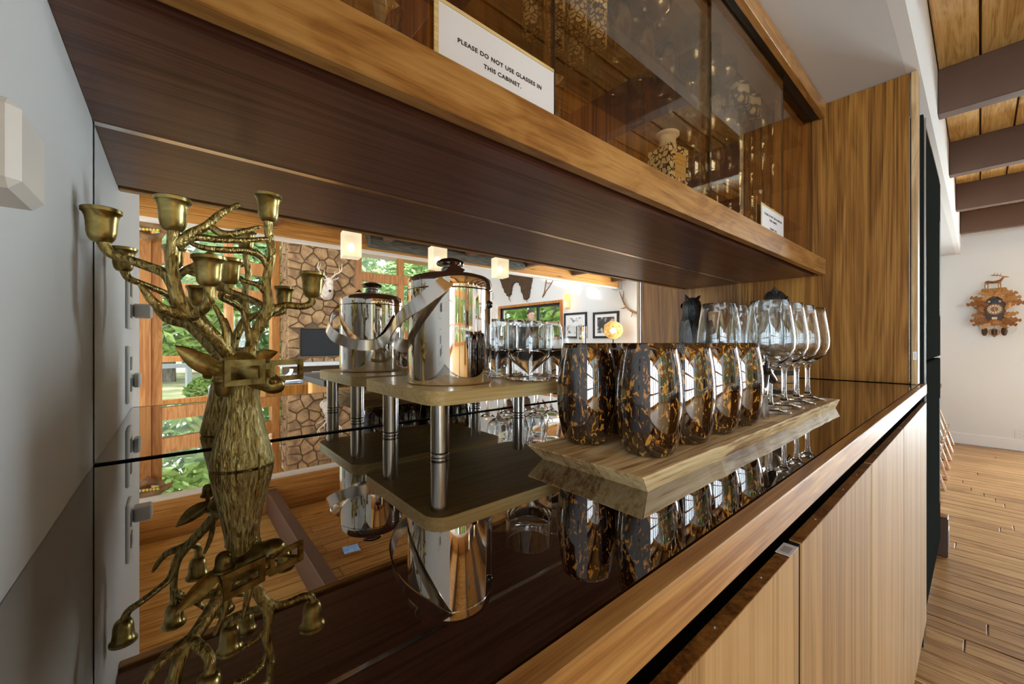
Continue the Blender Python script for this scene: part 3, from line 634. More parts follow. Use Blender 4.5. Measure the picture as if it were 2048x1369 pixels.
br = MB(); br.tube([((c0 + F * 12 + side * a + Vector((0, 0, 15 - abs(a) * .45)))) * mm for a in (-17, -9, 0, 9, 17)], [2 * mm, 3.2 * mm, 3.6 * mm, 3.2 * mm, 2 * mm], 8, 3); obj('brow', br, 'bronze', hdo, 60)
def ear(b, t, w, nrm):
    b, t, nrm = Vector(b), Vector(t), Vector(nrm).normalized(); d = t - b; s = d.cross(nrm).normalized(); rings = []
    for k in range(9):
        u = k / 8; wd = w * (math.sin(math.pi * min(1, u * .92 + .1)) ** .8) + .6; c = b + d * u + s * (math.sin(u * 3.1) * -2.5)
        rings.append([tuple((c + s * (wd * a) + nrm * (h + wd * .35 * (abs(a) ** 2))) * mm) for a, h in ((-1, 0), (-.55, 0), (0, 0), (.55, 0), (1, 0), (.55, -1.6), (0, -2.2), (-.55, -1.6))])
    return MB().loft(rings)
obj('ear', ear((-18, -8, 113), (-62.7, -22, 144.4), 10.5, (0.1, -1, .25)), 'bronze', cd, 50)
obj('ear', ear((10, 8, 123), (40, 12, 137), 8, (-0.2, -1, .2)), 'bronze', cd, 50)
# square spectacles
gl = MB(); gc = Vector((19.5, -40, 115)); gu = Vector((0.93, 0.36, 0.0)).normalized(); gw = Vector((0, 0, 1)); gn = gu.cross(gw)
def frame(cx_, w, h, t):
    o = [(-w, -h * .9), (w, -h * .9), (w, h), (-w, h)]; i = [(-w + t, -h * .9 + t), (w - t, -h * .9 + t), (w - t, h - t * 1.15), (-w + t, h - t * 1.15)]
    vs = []; fs = []
    for dd in (-2, 2):
        for (a, b) in o + i: vs.append(tuple((gc + gu * (cx_ + a) + gw * b + gn * dd) * mm))
    for k in range(4):
        j = (k + 1) % 4; fs += [(k, j, 4 + j, 4 + k), (8 + k, 12 + k, 12 + j, 8 + j), (k, 8 + k, 8 + j, j), (4 + k, 4 + j, 12 + j, 12 + k)]
    gl.add(vs, fs)
frame(-24, 21.5, 15, 6.2); frame(24, 21, 13.5, 5.8)
gl.prism([(-5, 3), (5, 3), (5, 10), (-5, 10)], (gc - gn * 2) * mm, gu * mm, gw * mm, 4 * mm)
obj('spectacles', gl, 'bronze', cd)
for s_, e in ((-1, (-26, 6, 122)), (1, (26, 10, 124))):
    tp = MB(); a = gc + gu * (s_ * 44) + gw * 9; tp.tube([a * mm, (Vector(e)) * mm], 2.0 * mm, 6); obj('spectacle_arm', tp, 'bronze', cd)
for k in 'AB':
    an = obj('antler', None, 'bronze_bark', cd, mesh=(lambda mb: [mb.tube([tuple(c * mm for c in p) for p in pts], [r * 1.3 * mm for r in rad], 12, 5, round_end=True) for pts, rad in ANT[k]] and mb)(MB()).mesh('antler', 60))
    pts, rad = ANT[k][0]
    for i in range(9):
        t = i / 9 * 3; a = Vector(pts[int(t)]).lerp(Vector(pts[int(t) + 1]), t % 1); sgn = (-1) ** i
        obj('burr', MB().ball((a + Vector((3.2 * sgn, -5.0, 1.5))) * mm, 1.7 * mm, n=8, m=5), 'bronze', an, 60)
cupm = MB().lathe([(0, 0), (5, 0.2), (8, 1.5), (10.3, 5), (11.6, 11), (12, 20), (12.8, 26), (14.4, 30), (15.8, 31), (15.9, 34.3), (15.2, 35), (13.6, 34.6), (12.6, 31), (11.2, 27), (10.8, 14), (8, 10), (0, 9.5)], 28).v
def cup(c, h, r):
    mb = MB().lathe([(a * r / 15.9 * mm, b * h / 35 * mm) for a, b in [(0, 0), (5, 0.2), (8, 1.5), (10.3, 5), (11.6, 11), (12, 20), (12.8, 26), (14.4, 30), (15.8, 31), (15.9, 34.3), (15.2, 35), (13.6, 34.6), (12.6, 31), (11.2, 27), (10.8, 14), (8, 10), (0, 9.5)]], 28, tuple(q * mm for q in c))
    obj('candle_cup', mb, 'bronze', cd, 35)
for c, h, r in (((-120.5, 0, 252), 35, 15.9), ((-64.5, -29, 267.5), 35.5, 16.2), ((-34.7, -42, 209.5), 34, 16.2), ((-7.6, 60, 226), 34.5, 15.2), ((27.9, 4, 303), 35.5, 15.6), ((82.3, 16, 210.8), 36, 16.4), ((-21, -31, 88), 20, 11)): cup(c, h, r)
# ---------------------------------------------------------------- bamboo riser
SLT = -0.062; rz = thing('bamboo_riser', 'bamboo riser shelf with four steel legs on the bar top', 'shelf', (0.41, 0.555, TOP))
def rrect(x0, x1, y0, y1, r, n=6):
    out = []
    for cx_, cy_, a0 in ((x1 - r, y1 - r, 0), (x0 + r, y1 - r, 90), (x0 + r, y0 + r, 180), (x1 - r, y0 + r, 270)):
        for k in range(n + 1): a = math.radians(a0 + 90 * k / n); out.append((cx_ + r * math.cos(a), cy_ + r * math.sin(a)))
    return out
for nm, z0, th in (('bamboo_layer', 0.070, 0.0058), ('bamboo_layer', 0.0759, 0.0058), ('bamboo_layer', 0.0818, 0.0062)):
    obj(nm, MB().prism(rrect(-0.170, 0.165, -0.123, 0.122, 0.026), (0, 0, z0), (1, 0, 0), (0, 1, 0), th), 'bamboo', rz, 30)
for lx in (-0.145, 0.13):
    for ly in (-0.095, 0.062):
        lg = obj('leg', MB().lathe([(0, 0.0), (0.0112, 0.0), (0.0122, 0.001), (0.0122, 0.0035), (0.0116, 0.0042), (0.0116, 0.006), (0.0122, 0.0066), (0.0122, 0.0698), (0, 0.0698)], 24, (lx, ly, 0)), 'brushed_steel', rz, 35)
        obj('foot_ring', MB().lathe([(0.0118, 0.0043), (0.0119, 0.0058)], 24, (lx, ly, 0)), 'gloss_black', lg)
# ---------------------------------------------------------------- chrome ice bucket
bk = thing('ice_bucket', 'polished chrome ice bucket with strap handle on the bamboo riser', 'ice bucket', (0.325, 0.532, TOP + 0.0881))
BR = 0.0645
obj('body', MB().lathe([(0, 0), (BR - .004, 0), (BR - .001, 0.0015), (BR, 0.006), (BR, 0.1385), (BR - .001, 0.1395), (BR - .004, 0.1395)], 64), 'chrome', bk, 40)
lid = obj('lid', MB().lathe([(BR - .0015, 0.1398), (BR + .0002, 0.1405), (BR + .0002, 0.150), (BR - .002, 0.157), (BR - .008, 0.161), (BR - .018, 0.164), (0.030, 0.166), (0.016, 0.167), (0, 0.1675)], 64), 'chrome', bk, 40)
obj('knob', MB().lathe([(0.0135, 0.166), (0.0145, 0.168), (0.0140, 0.175), (0.0115, 0.177), (0.0115, 0.179), (0.020, 0.1805), (0.0215, 0.183), (0.0205, 0.186), (0.014, 0.1895), (0.006, 0.1915), (0, 0.192)], 40), 'dark_steel', lid, 45)
obj('rivet', MB().ball((0.034, -0.0555, 0.118), 0.006, 0.0045, 0.006, 12, 8), 'gloss_black', bk, 60)
sp = MB().strap([(-0.008, -0.036, 0.173), (-0.040, -0.052, 0.145), (-0.069, -0.040, 0.118), (-0.086, -0.014, 0.098), (-0.088, 0.012, 0.082), (-0.079, 0.036, 0.068), (-0.050, 0.062, 0.056), (-0.012, 0.074, 0.060), (0.022, 0.071, 0.090), (0.042, 0.058, 0.118)],
              [(-.30, -.85, .45), (-.35, -.85, .42), (-.55, -.75, .40), (-.9, -.4, .4), (-1, 0, .3), (-.9, .4, .2), (-.5, .85, .1), (-.1, 1, 0), (.3, .95, 0), (.6, .8, 0)], 0.021, 0.0018)
obj('strap_handle', sp, 'strap_steel', bk, 40)
# ---------------------------------------------------------------- glassware helper profiles (outer then inner, closed solid glass)
def solid(outer, th, bottom):
    inner = [(max(r - th, 0.0005), z) for r, z in reversed(outer) if z > bottom and r > th]
    return [(0, outer[0][1])] + outer + inner + [(0, bottom)]
rocks = MB().lathe(solid([(0.0355, 0), (0.0375, 0.002), (0.0378, 0.05), (0.0380, 0.0895), (0.0376, 0.0905)], 0.0018, 0.009), 40).mesh('rocks_glass', 40); rocks.materials.append(MATS['clear_glass'])
for (x, y, lb) in ((0.443, 0.480, 'clear straight tumbler at the front left beside the ice bucket'), (0.531, 0.480, 'clear straight tumbler at the front right corner of the riser'),
                   (0.443, 0.569, 'clear straight tumbler behind the ice bucket near the mirror'), (0.531, 0.569, 'clear straight tumbler at the back right corner of the riser')):
    g = obj('clear_tumbler', None, None, None, loc=(x, y, TOP + 0.0881), mesh=rocks); tag(g, lb, 'glass', 'clear tumblers on the riser')
# ---------------------------------------------------------------- wooden serving board
BT = -0.130
sb = thing('serving_board', 'long rustic wooden serving board carrying tumblers and wine glasses', 'board', (0.745, 0.288, TOP))
rb = random.Random(5); top = []; bot = []
nX = 26
def bx(i): return -0.405 + 0.81 * i / nX
e = [rb.uniform(-.0014, .0014) for _ in range(nX + 1)]; e2 = [rb.uniform(-.0014, .0014) for _ in range(nX + 1)]
vs = []; fs = []
for i in range(nX + 1):
    x = bx(i); ins = 0.012 if i == 0 else (-0.004 if i == nX else 0)
    vs += [(x + ins * 1.6, -0.074 + e[i], 0.0), (x, -0.081 + e[i], 0.0185), (x, -0.0795 + e[i], 0.020), (x, 0.0795 + e2[i], 0.020), (x, 0.081 + e2[i], 0.0185), (x + ins * 1.6, 0.074 + e2[i], 0.0)]
for i in range(nX):
    for k in range(6): j = (k + 1) % 6; fs.append((i * 6 + k, i * 6 + j, i * 6 + 6 + j, i * 6 + 6 + k))
fs += [tuple(range(5, -1, -1)), tuple(nX * 6 + k for k in range(6))]
obj('plank', MB().add(vs, fs), 'board_wood', sb)
# ---------------------------------------------------------------- tortoiseshell tumblers
tm = MB().lathe([(0, 0.0), (0.024, 0.0), (0.0285, 0.003), (0.0325, 0.012), (0.0362, 0.030), (0.0385, 0.052), (0.0388, 0.066), (0.0378, 0.085), (0.0355, 0.105), (0.0325, 0.121), (0.0308, 0.128), (0.0300, 0.1285), (0.0294, 0.128),
                 (0.031, 0.120), (0.034, 0.104), (0.0362, 0.085), (0.0372, 0.066), (0.0368, 0.052), (0.0345, 0.030), (0.030, 0.014), (0.022, 0.009), (0, 0.0085)], 48).mesh('tortoiseshell_tumbler', 50)
tm.materials.append(MATS['tortoise'])
pos = ['first', 'second', 'third', 'fourth']
for i in range(4):
    for (yy, xx, row) in ((0.2525, 0.425 + 0.086 * i, 'front'), (0.3345, 0.412 + 0.0855 * i, 'back')):
        o = obj('tortoiseshell_tumbler', None, None, None, loc=(xx, yy, BT), mesh=tm, rot=(0, 0, 0.9 * i + yy * 20))
        tag(o, 'brown tortoiseshell stemless tumbler, %s from the left in the %s row' % (pos[i], row), 'tumbler', 'tortoiseshell tumblers on the board')
# ---------------------------------------------------------------- wine glasses
outer = [(0.0335, 0), (0.0342, 0.0012), (0.030, 0.003), (0.016, 0.0062), (0.0075, 0.011), (0.0048, 0.020), (0.0042, 0.040), (0.0044, 0.066), (0.0058, 0.078), (0.012, 0.085), (0.024, 0.093), (0.034, 0.104), (0.0398, 0.119), (0.0408, 0.132), (0.0395, 0.150), (0.0365, 0.172), (0.0335, 0.192), (0.0315, 0.2055), (0.0311, 0.2065)]
inner = [(0.0304, 0.2055), (0.0324, 0.192), (0.0354, 0.172), (0.0384, 0.150), (0.0397, 0.132), (0.0387, 0.119), (0.0328, 0.105), (0.0225, 0.095), (0.010, 0.0885), (0, 0.0868)]
wg = MB().lathe([(0, 0)] + outer + inner, 44).mesh('wine_glass', 60); wg.materials.append(MATS['clear_glass'])
for i in range(4):
    for (xx, yy, row) in ((0.846 + 0.0835 * i, 0.254, 'front'), (0.830 + 0.085 * i, 0.3375, 'back')):
        o = obj('wine_glass', None, None, None, loc=(xx, yy, BT), mesh=wg)
        tag(o, 'clear stemmed wine glass, %s from the left in the %s row' % (pos[i], row), 'wine glass', 'wine glasses on the board')
# ---------------------------------------------------------------- black horse figurine
hf = thing('horse_figurine', 'small glossy black animal figurine with silver legs beside the wine glasses', 'figurine', (0.748, 0.246, BT))
for (lx, ly) in ((-0.010, -0.006), (0.009, -0.009), (-0.008, 0.009), (0.011, 0.007)):
    lb = MB(); rings = []
    for k, (z, r) in enumerate(((0, 0.0075), (0.008, 0.0078), (0.018, 0.0068), (0.030, 0.0062), (0.040, 0.006))):
        rings.append([(lx + r * (1 + .16 * math.cos(5 * a_)) * math.cos(a_), ly + r * (1 + .16 * math.cos(5 * a_)) * math.sin(a_), z) for a_ in [2 * math.pi * i / 15 for i in range(15)]])
    obj('leg', lb.loft(rings), 'brushed_steel', hf, 30)
obj('body', MB().tube([(-0.016, 0, 0.046), (-0.006, 0, 0.048), (0.008, 0, 0.047), (0.018, -0.002, 0.056), (0.024, -0.004, 0.070), (0.030, -0.005, 0.078)], [0.010, 0.0145, 0.0135, 0.0115, 0.0095, 0.0085], 14, 4), 'gloss_black', hf, 60)
hh = obj('head', MB().tube([(0.018, -0.004, 0.080), (0.028, -0.006, 0.080), (0.040, -0.008, 0.072), (0.052, -0.010, 0.064), (0.058, -0.011, 0.060)], [0.008, 0.0105, 0.0088, 0.0075, 0.005], 14, 4), 'gloss_black', hf, 60)
for s_ in (-1, 1):
    obj('ear', MB().tube([(0.022, -0.005 + s_ * .005, 0.086), (0.019, -0.005 + s_ * .007, 0.098), (0.017, -0.005 + s_ * .007, 0.104)], [0.0035, 0.0028, 0.0008], 8), 'gloss_black', hf, 60)
    obj('eye', MB().ball((0.034, -0.007 + s_ * .0082, 0.080), 0.002, n=8, m=5), 'chrome', hh, 60)
obj('mane', MB().prism([(-0.012, 0.058), (0.0, 0.072), (0.010, 0.090), (0.020, 0.096), (0.016, 0.084), (0.006, 0.062)], (0, -0.002, 0), (1, 0, 0), (0, 0, 1), 0.004), 'gloss_black', hf)
# ---------------------------------------------------------------- little cask
ck = thing('small_cask', 'small wooden cask with black hoops behind the wine glasses', 'cask', (1.335, 0.372, TOP))
for i in range(18):
    a0 = 2 * math.pi * i / 18; a1 = 2 * math.pi * (i + .93) / 18; rings = []
    for z, r in ((0.001, 0.0325), (0.018, 0.0355), (0.036, 0.0362), (0.054, 0.0355), (0.0715, 0.0325)):
        rings.append([(r * math.cos(a0), r * math.sin(a0), z), (r * math.cos(a1), r * math.sin(a1), z), ((r - .005) * math.cos(a1), (r - .005) * math.sin(a1), z), ((r - .005) * math.cos(a0), (r - .005) * math.sin(a0), z)])
    obj('stave', MB().loft(rings), 'barrel_wood', ck)
for (z, r) in ((0.003, 0.0338), (0.056, 0.0362), (0.033, 0.0369)):
    h = 0.014 if z != 0.033 else 0.003
    obj('hoop', MB().lathe([(r - .001, z), (r + .0008, z), (r + .0008, z + h), (r - .001, z + h)], 40, close=True), 'matt_black', ck, 40)
obj('head_board', MB().lathe([(0, 0.066), (0.031, 0.066), (0.031, 0.069), (0, 0.069)], 32), 'barrel_wood', ck)
# ---------------------------------------------------------------- owl
ow = thing('owl_figurine', 'tall dark owl figurine in the corner against the walnut panel', 'figurine', (1.815, 0.535, TOP), math.radians(20))
obj('base', MB().lathe([(0, 0), (0.05, 0), (0.052, 0.004), (0.05, 0.02), (0.042, 0.028), (0, 0.028)], 30), 'gloss_black', ow, 40)
rings = []
for (z, rx, ry, oy) in ((0.024, .036, .034, 0), (0.05, .047, .044, .002), (0.10, .058, .053, .004), (0.16, .062, .056, .004), (0.22, .058, .052, 0), (0.262, .048, .044, -.004), (0.285, .041, .040, -.006), (0.31, .042, .042, -.008), (0.335, .036, .036, -.008), (0.350, .022, .024, -.006), (0.355, .006, .008, -.006)):
    rings.append([(rx * math.cos(2 * math.pi * i / 24) * (1 + .03 * math.sin(9 * i + z * 90)), oy + ry * math.sin(2 * math.pi * i / 24), z) for i in range(24)])
obj('body', MB().loft(rings), 'feather', ow, 60)
for s_ in (-1, 1):
    rings = []
    for k in range(9):
        u = k / 8; z = 0.25 - 0.225 * u; w = 0.040 * math.sin(math.pi * min(1, .22 + u * .74)); cx_ = s_ * (0.056 + 0.012 * math.sin(math.pi * u) - .02 * u); cy_ = 0.012 + 0.028 * u
        rings.append([(cx_ + s_ * .007, cy_ - w, z), (cx_ + s_ * .012, cy_, z - .004), (cx_ + s_ * .007, cy_ + w, z), (cx_ - s_ * .004, cy_, z)])
    wgo = obj('wing', MB().loft(rings), 'feather', ow, 50)
    for k in range(4):
        obj('wing_feather', MB().tube([(s_ * (0.066 - .006 * k), 0.0 + .014 * k, 0.16 - .03 * k), (s_ * (0.068 - .010 * k), 0.012 + .016 * k, 0.09 - .02 * k), (s_ * (0.060 - .012 * k), 0.022 + .016 * k, 0.045 - .008 * k)], [.004, .0075, .003], 8, 3), 'feather', wgo, 60)
    obj('ear_tuft', MB().tube([(s_ * .022, -.008, .338), (s_ * .034, -.006, .354), (s_ * .044, -.002, .366)], [.012, .008, .002], 10, 2), 'feather', ow, 60)
    obj('eye', MB().lathe([(0, .006), (.006, .0045), (.010, .002), (.0125, 0), (.0135, -.002)], 16), 'dark_steel', ow, 60, loc=(s_ * .016, -.048, .318), rot=(math.radians(90), 0, 0))
    obj('foot', MB().tube([(s_ * .018, -.02, .034), (s_ * .02, -.044, .03)], [.010, .006], 8), 'gloss_black', ow, 60)
obj('beak', MB().tube([(0, -.046, .313), (0, -.056, .303), (0, -.053, .292)], [.006, .005, .0012], 8, 2), 'gloss_black', ow, 60)
# ---------------------------------------------------------------- glassware inside the upper cabinet
def gmesh(name, prof, mat, n=28):
    m = MB().lathe(prof, n).mesh(name, 45); m.materials.append(MATS[mat]); return m
G = {
 'shot_tube': gmesh('printed_shot_tube', [(0, 0), (.0205, 0), (.0215, .001), (.022, .06), (.0225, .122), (.0220, .1225), (.0208, .122), (.0203, .06), (.0198, .012), (0, .012)], 'lace_print'),
 'curvy': gmesh('curvy_beer_glass', solid([(.028, 0), (.032, .002), (.034, .015), (.030, .032), (.026, .045), (.029, .062), (.034, .085), (.0355, .11), (.0335, .138), (.033, .139)], .002, .016), 'sheen_glass'),
 'goblet': gmesh('cut_goblet', [(0, 0)] + [(.031, 0), (.0315, .001), (.027, .003), (.012, .006), (.0055, .012), (.0055, .022), (.0095, .028), (.006, .034), (.006, .042), (.016, .048), (.029, .06), (.0345, .08), (.034, .10), (.032, .118), (.0316, .1185)] + [(.0305, .118), (.0325, .10), (.033, .08), (.0275, .062), (.014, .051), (0, .049)], 'sheen_glass'),
 'highball': gmesh('highball_glass', solid([(.026, 0), (.0275, .0015), (.029, .07), (.031, .128), (.0305, .129)], .0016, .012), 'sheen_glass'),
 'flute': gmesh('flared_flute', [(0, 0)] + [(.026, 0), (.0265, .001), (.014, .004), (.006, .009), (.0065, .018), (.012, .03), (.015, .07), (.019, .11), (.027, .138), (.0265, .139)] + [(.0255, .138), (.0175, .11), (.0135, .07), (.0105, .032), (0, .026)], 'sheen_glass'),
 'shot': gmesh('shot_glass', solid([(.017, 0), (.018, .001), (.021, .04), (.0245, .0605), (.024, .061)], .0018, .012), 'sheen_glass', 20),
 'hobnail': None,
 'mug': gmesh('printed_mug', [(0, 0), (.029, 0), (.031, .002), (.032, .05), (.031, .078), (.030, .0785), (.0285, .078), (.0295, .05), (.028, .008), (0, .008)], 'cup_print'),
 'carafe': gmesh('tall_carafe', solid([(.034, 0), (.037, .003), (.041, .03), (.042, .07), (.034, .11), (.022, .14), (.019, .17), (.022, .20), (.028, .215), (.0275, .216)], .0022, .012), 'sheen_glass'),
}
def place(kind, name, cat, x, y, z, label, group):
    o = obj(name, None, None, None, loc=(x, y, z + 0.0003), mesh=G[kind]); tag(o, label, cat, group); return o
nth = ['first', 'second', 'third', 'fourth', 'fifth', 'sixth', 'seventh', 'eighth']
# printed tall shot tubes and curvy glasses on the lower left shelf, goblets above
for i, x in enumerate((0.575, 0.643, 0.711)):
    for y, row in ((0.548, 'front'), (0.612, 'back')):
        place('shot_tube', 'printed_shot_tube', 'shot glass', x, y, 0.65, 'cream tall shot glass with dark lace print, %s in the %s row' % (nth[i], row), 'lace printed shot glasses')
for i, x in enumerate((0.800, 0.902, 1.003)):
    for y, row in ((0.555, 'front'), (0.637, 'back')):
        o = place('curvy', 'curvy_beer_glass', 'glass', x, y, 0.65, 'clear waisted beer glass beside the lace shot glasses, %s in the %s row' % (nth[i], row), 'waisted beer glasses')
        if (i + (row == 'back')) % 2 == 0:
            obj('price_label', MB().box(-.011, .011, -.011, .011, -.0002, -.0001), 'label_grey', o, rot=(0, 0, .6))
for i, x in enumerate((0.76, 0.835, 0.91, 0.985)):
    for y, row in ((0.555, 'front'), (0.630, 'back')):
        place('goblet', 'cut_goblet', 'goblet', x, y, 0.82, 'clear short-stemmed goblet on the top shelf, %s in the %s row' % (nth[i], row), 'goblets on the top left shelf')
for i, (x, y) in enumerate(((0.25, 0.60), (0.36, 0.60), (0.47, 0.60), (0.57, 0.55))):
    place('carafe', 'glass_carafe', 'carafe', x, y, CZ0, 'tall clear carafe behind the large notice card, %s from the left' % nth[i], 'carafes behind the notice card')
place('mug', 'printed_mug', 'mug', 0.175, 0.50, CZ0, 'white printed mug left of the large notice card', 'printed mugs')
# patterned square bottle with round neck
bt = thing('patterned_decanter', 'cream square decanter with black scrollwork and a round neck', 'decanter', (0.955, 0.515, CZ0), math.radians(-8))
obj('body', MB().bbox(-.037, .037, -.037, .037, 0, 0.188, .005), 'scroll_print', bt, 30)
for a_ in range(2):
    obj('front_plate', MB().bbox(-.021, .021, -.0385, -.0368, 0.02, 0.165, .0006), 'bamboo', bt) if a_ == 0 else None
obj('medallion', MB().lathe([(0, 0), (.016, 0), (.016, .0012), (0, .0012)], 24), 'lace_print', bt, 40, loc=(0, -.0386, .09), rot=(math.radians(90), 0, 0))
obj('neck', MB().lathe([(0, .188), (.024, .188), (.026, .192), (.021, .200), (.020, .212), (.022, .220), (.0285, .224), (.029, .229), (.027, .231), (.0, .231)], 32), 'plastic_white', bt, 40)
gb = thing('glass_bowl', 'small cut glass bowl lying beside the patterned decanter', 'bowl', (0.84, 0.50, CZ0))
obj('bowl', MB().lathe(solid([(.022, 0), (.026, .002), (.036, .018), (.042, .04), (.0425, .062), (.042, .063)], .003, .006), 28), 'sheen_glass', gb, 30)
obj('foot_ring', MB().lathe([(.020, .0005), (.027, .0005), (.027, .003), (.020, .003)], 28, close=True), 'sheen_glass', gb)
# right hand section
kinds = {0.30: ['highball', 'flute', 'highball', 'shot', 'flute', 'shot', 'shot'], 0.47: ['highball', 'curvy', 'shot', 'flute', 'shot', 'highball', 'shot'],
         0.65: ['curvy', 'highball', 'goblet', 'highball', 'shot', 'flute', 'shot'], 0.82: ['highball', 'highball', 'goblet', 'mug', 'mug', 'shot', 'flute']}
nice = {'highball': ('highball_glass', 'clear highball glass', 'glass'), 'flute': ('flared_flute', 'clear flared flute', 'flute'), 'shot': ('shot_glass', 'small clear shot glass', 'shot glass'), 'curvy': ('curvy_beer_glass', 'clear waisted glass', 'glass'),
        'goblet': ('cut_goblet', 'clear goblet', 'goblet'), 'mug': ('printed_mug', 'white and black printed mug', 'mug')}
shn = {0.30: 'cabinet floor', 0.47: 'low glass shelf', 0.65: 'middle glass shelf', 0.82: 'top glass shelf'}
for z, ks in kinds.items():
    cnt = {}
    for i, kd in enumerate(ks):
        for y, row in ((0.545, 'front'), (0.630, 'back')):
            if z == 0.30 and i < 4 and (row == 'front' or i == 3): continue
            x = 1.17 + i * 0.112 + (0.02 if row == 'back' else 0)
            nm, tx, ct_ = nice[kd]
            place(kd, nm, ct_, x, y, z, '%s on the right-hand %s, %s in the %s row' % (tx, shn[z], nth[i], row), 'glassware on the right-hand shelves')
pit = thing('hobnail_pitcher', 'amber hobnail glass pitcher on the cabinet floor near the small card', 'pitcher', (1.50, 0.545, CZ0 + .0005))
pv = [(.034, 0), (.038, .004), (.049, .03), (.052, .06), (.046, .09), (.034, .115), (.032, .13), (.040, .15), (.0395, .151)]
obj('vessel', MB().lathe(solid(pv, .003, .008), 36), 'amber_glass', pit, 40)
hn = MB()
for k in range(7):
    z = .02 + k * .0125; r = .044 + .008 * math.sin(math.pi * (k + 1) / 8.5)
    for j in range(18):
        a_ = 2 * math.pi * (j + .5 * (k % 2)) / 18; hn.ball((r * math.cos(a_), r * math.sin(a_), z), .0035, n=5, m=3)
ho = obj('hobnail', hn, 'amber_glass', pit); ho['kind'] = 'stuff'
obj('handle', MB().tube([(.032, 0, .135), (.058, 0, .135), (.068, 0, .105), (.060, 0, .07), (.048, 0, .05)], .0045, 8, 4), 'amber_glass', pit, 60)
# ---------------------------------------------------------------- dark refrigerator past the panel
fr = thing('refrigerator', 'dark tall built-in refrigerator seen edge-on past the walnut panel', 'refrigerator', (2.52, 0.12, FLOOR))
FH = 0.82 - FLOOR
obj('cabinet', MB().box(-0.455, 0.445, 0.045, 0.575, 0.04, FH - .015), 'fridge_dark', fr)
obj('side_trim', MB().box(-0.470, -0.457, 0.012, 0.575, 0.0, FH), 'fridge_dark', fr)
obj('edge_strip', MB().box(-0.4565, -0.452, 0.006, 0.011, 0.03, FH - .01), 'brushed_steel', fr)
for (z0, z1) in ((0.10, 1.02), (1.03, FH - .02)):
    dr = obj('door', MB().bbox(-0.45, 0.44, 0.010, 0.043, z0, z1, .004), 'fridge_dark', fr)
    obj('gasket', MB().box(-0.44, 0.43, 0.0435, 0.0445, z0 + .01, z1 - .01), 'shadow_black', dr)
    obj('grip_recess', MB().box(0.36, 0.40, 0.0092, 0.0099, z0 + .2, z1 - .2), 'shadow_black', dr)
obj('grille', MB().box(-0.45, 0.44, 0.03, 0.04, 0.02, 0.095), 'matt_black', fr)
obj('top_trim', MB().box(-0.456, 0.445, 0.012, 0.06, FH - .014, FH), 'brushed_steel', fr)
for (nm, x0, x1, h, t) in (('wood_block', 2.99, 3.05, 0.20, 'taller dark wooden block on the floor behind the refrigerator'), ('wood_block', 3.08, 3.15, 0.115, 'lower dark wooden block on the floor behind the refrigerator')):
    wb = thing(nm, t, 'block', ((x0 + x1) / 2, 0.135 if h > .1 else .116, FLOOR), 0, 'wooden blocks behind the refrigerator')
    w = (x1 - x0) / 2
    obj('block', MB().bbox(-w, w, -0.03, 0.08, 0, h, .004), 'rail_dark', wb); obj('top_cap', MB().bbox(-w, w, -0.03, 0.08, h + .0002, h + .006, .002), 'walnut', wb)
# ---------------------------------------------------------------- bar stools in the recess
st0 = thing('bar_stool', '', 'stool', (4.50, 0.372, FLOOR), 0, 'bar stools in the recess')
for s_ in (-1, 1):
    obj('sled_leg', MB().tube([(s_ * .15, -.03, .62), (s_ * .16, -.08, .45), (s_ * .175, -.190, .06), (s_ * .175, -.20, .013), (s_ * .175, -.17, .0095), (s_ * .175, .16, .0095), (s_ * .175, .20, .015), (s_ * .172, .19, .06), (s_ * .16, .13, .45), (s_ * .15, .10, .62)], .009, 10, 4), 'copper_tube', st0, 60)
obj('foot_rest', MB().tube([(-.172, -.17, .22), (.172, -.17, .22)], .008, 8), 'copper_tube', st0, 60)
obj('seat', MB().prism(rrect(-.18, .18, -.12, .19, .06), (0, 0, .62), (1, 0, 0), (0, 1, 0), .035), 'walnut', st0, 30)
obj('backrest', MB().prism(rrect(-.17, .17, .72, .90, .05), (0, .15, 0), (1, 0, 0), (0, 0, 1), -.02), 'walnut', st0, 30)
for s_ in (-1, 1): obj('back_support', MB().tube([(s_ * .12, .12, .63), (s_ * .12, .16, .75)], .008, 8), 'copper_tube', st0, 60)
sl = ['nearest', 'second', 'third', 'fourth', 'farthest']
st0['label'] = 'bar stool with copper-coloured sled legs, nearest one behind the refrigerator'
for i, x in enumerate((4.89, 5.28, 5.67, 6.10)):
    dup(st0, (x, 0.376 + .003 * i, FLOOR), label='bar stool with copper-coloured sled legs, %s one behind the refrigerator' % sl[i + 1])
# ---------------------------------------------------------------- wall outlet under the clock
wo = thing('wall_outlet', 'white wall outlet just above the baseboard below the clock', 'outlet', (WALL - .0002, -0.262, -0.945))
obj('cover_plate', MB().bbox(-.006, 0, -.036, .036, -.058, .058, .002), 'plastic_white', wo)
for q in (-.022, .022):
    s_ = obj('socket', MB().bbox(-.008, -.006, -.016, .016, q - .014, q + .014, .0006), 'white_trim', wo)
    for w_ in (-.006, .006): obj('slot', MB().box(-.0084, -.008, w_ - .0012, w_ + .0012, q - .005, q + .005), 'ink', s_)
# ---------------------------------------------------------------- carved cuckoo clock on the far wall
ck = thing('cuckoo_clock', 'carved wooden cuckoo clock with stag crest and pine cone weights on the wall', 'clock', (WALL, -0.095, 0.335))
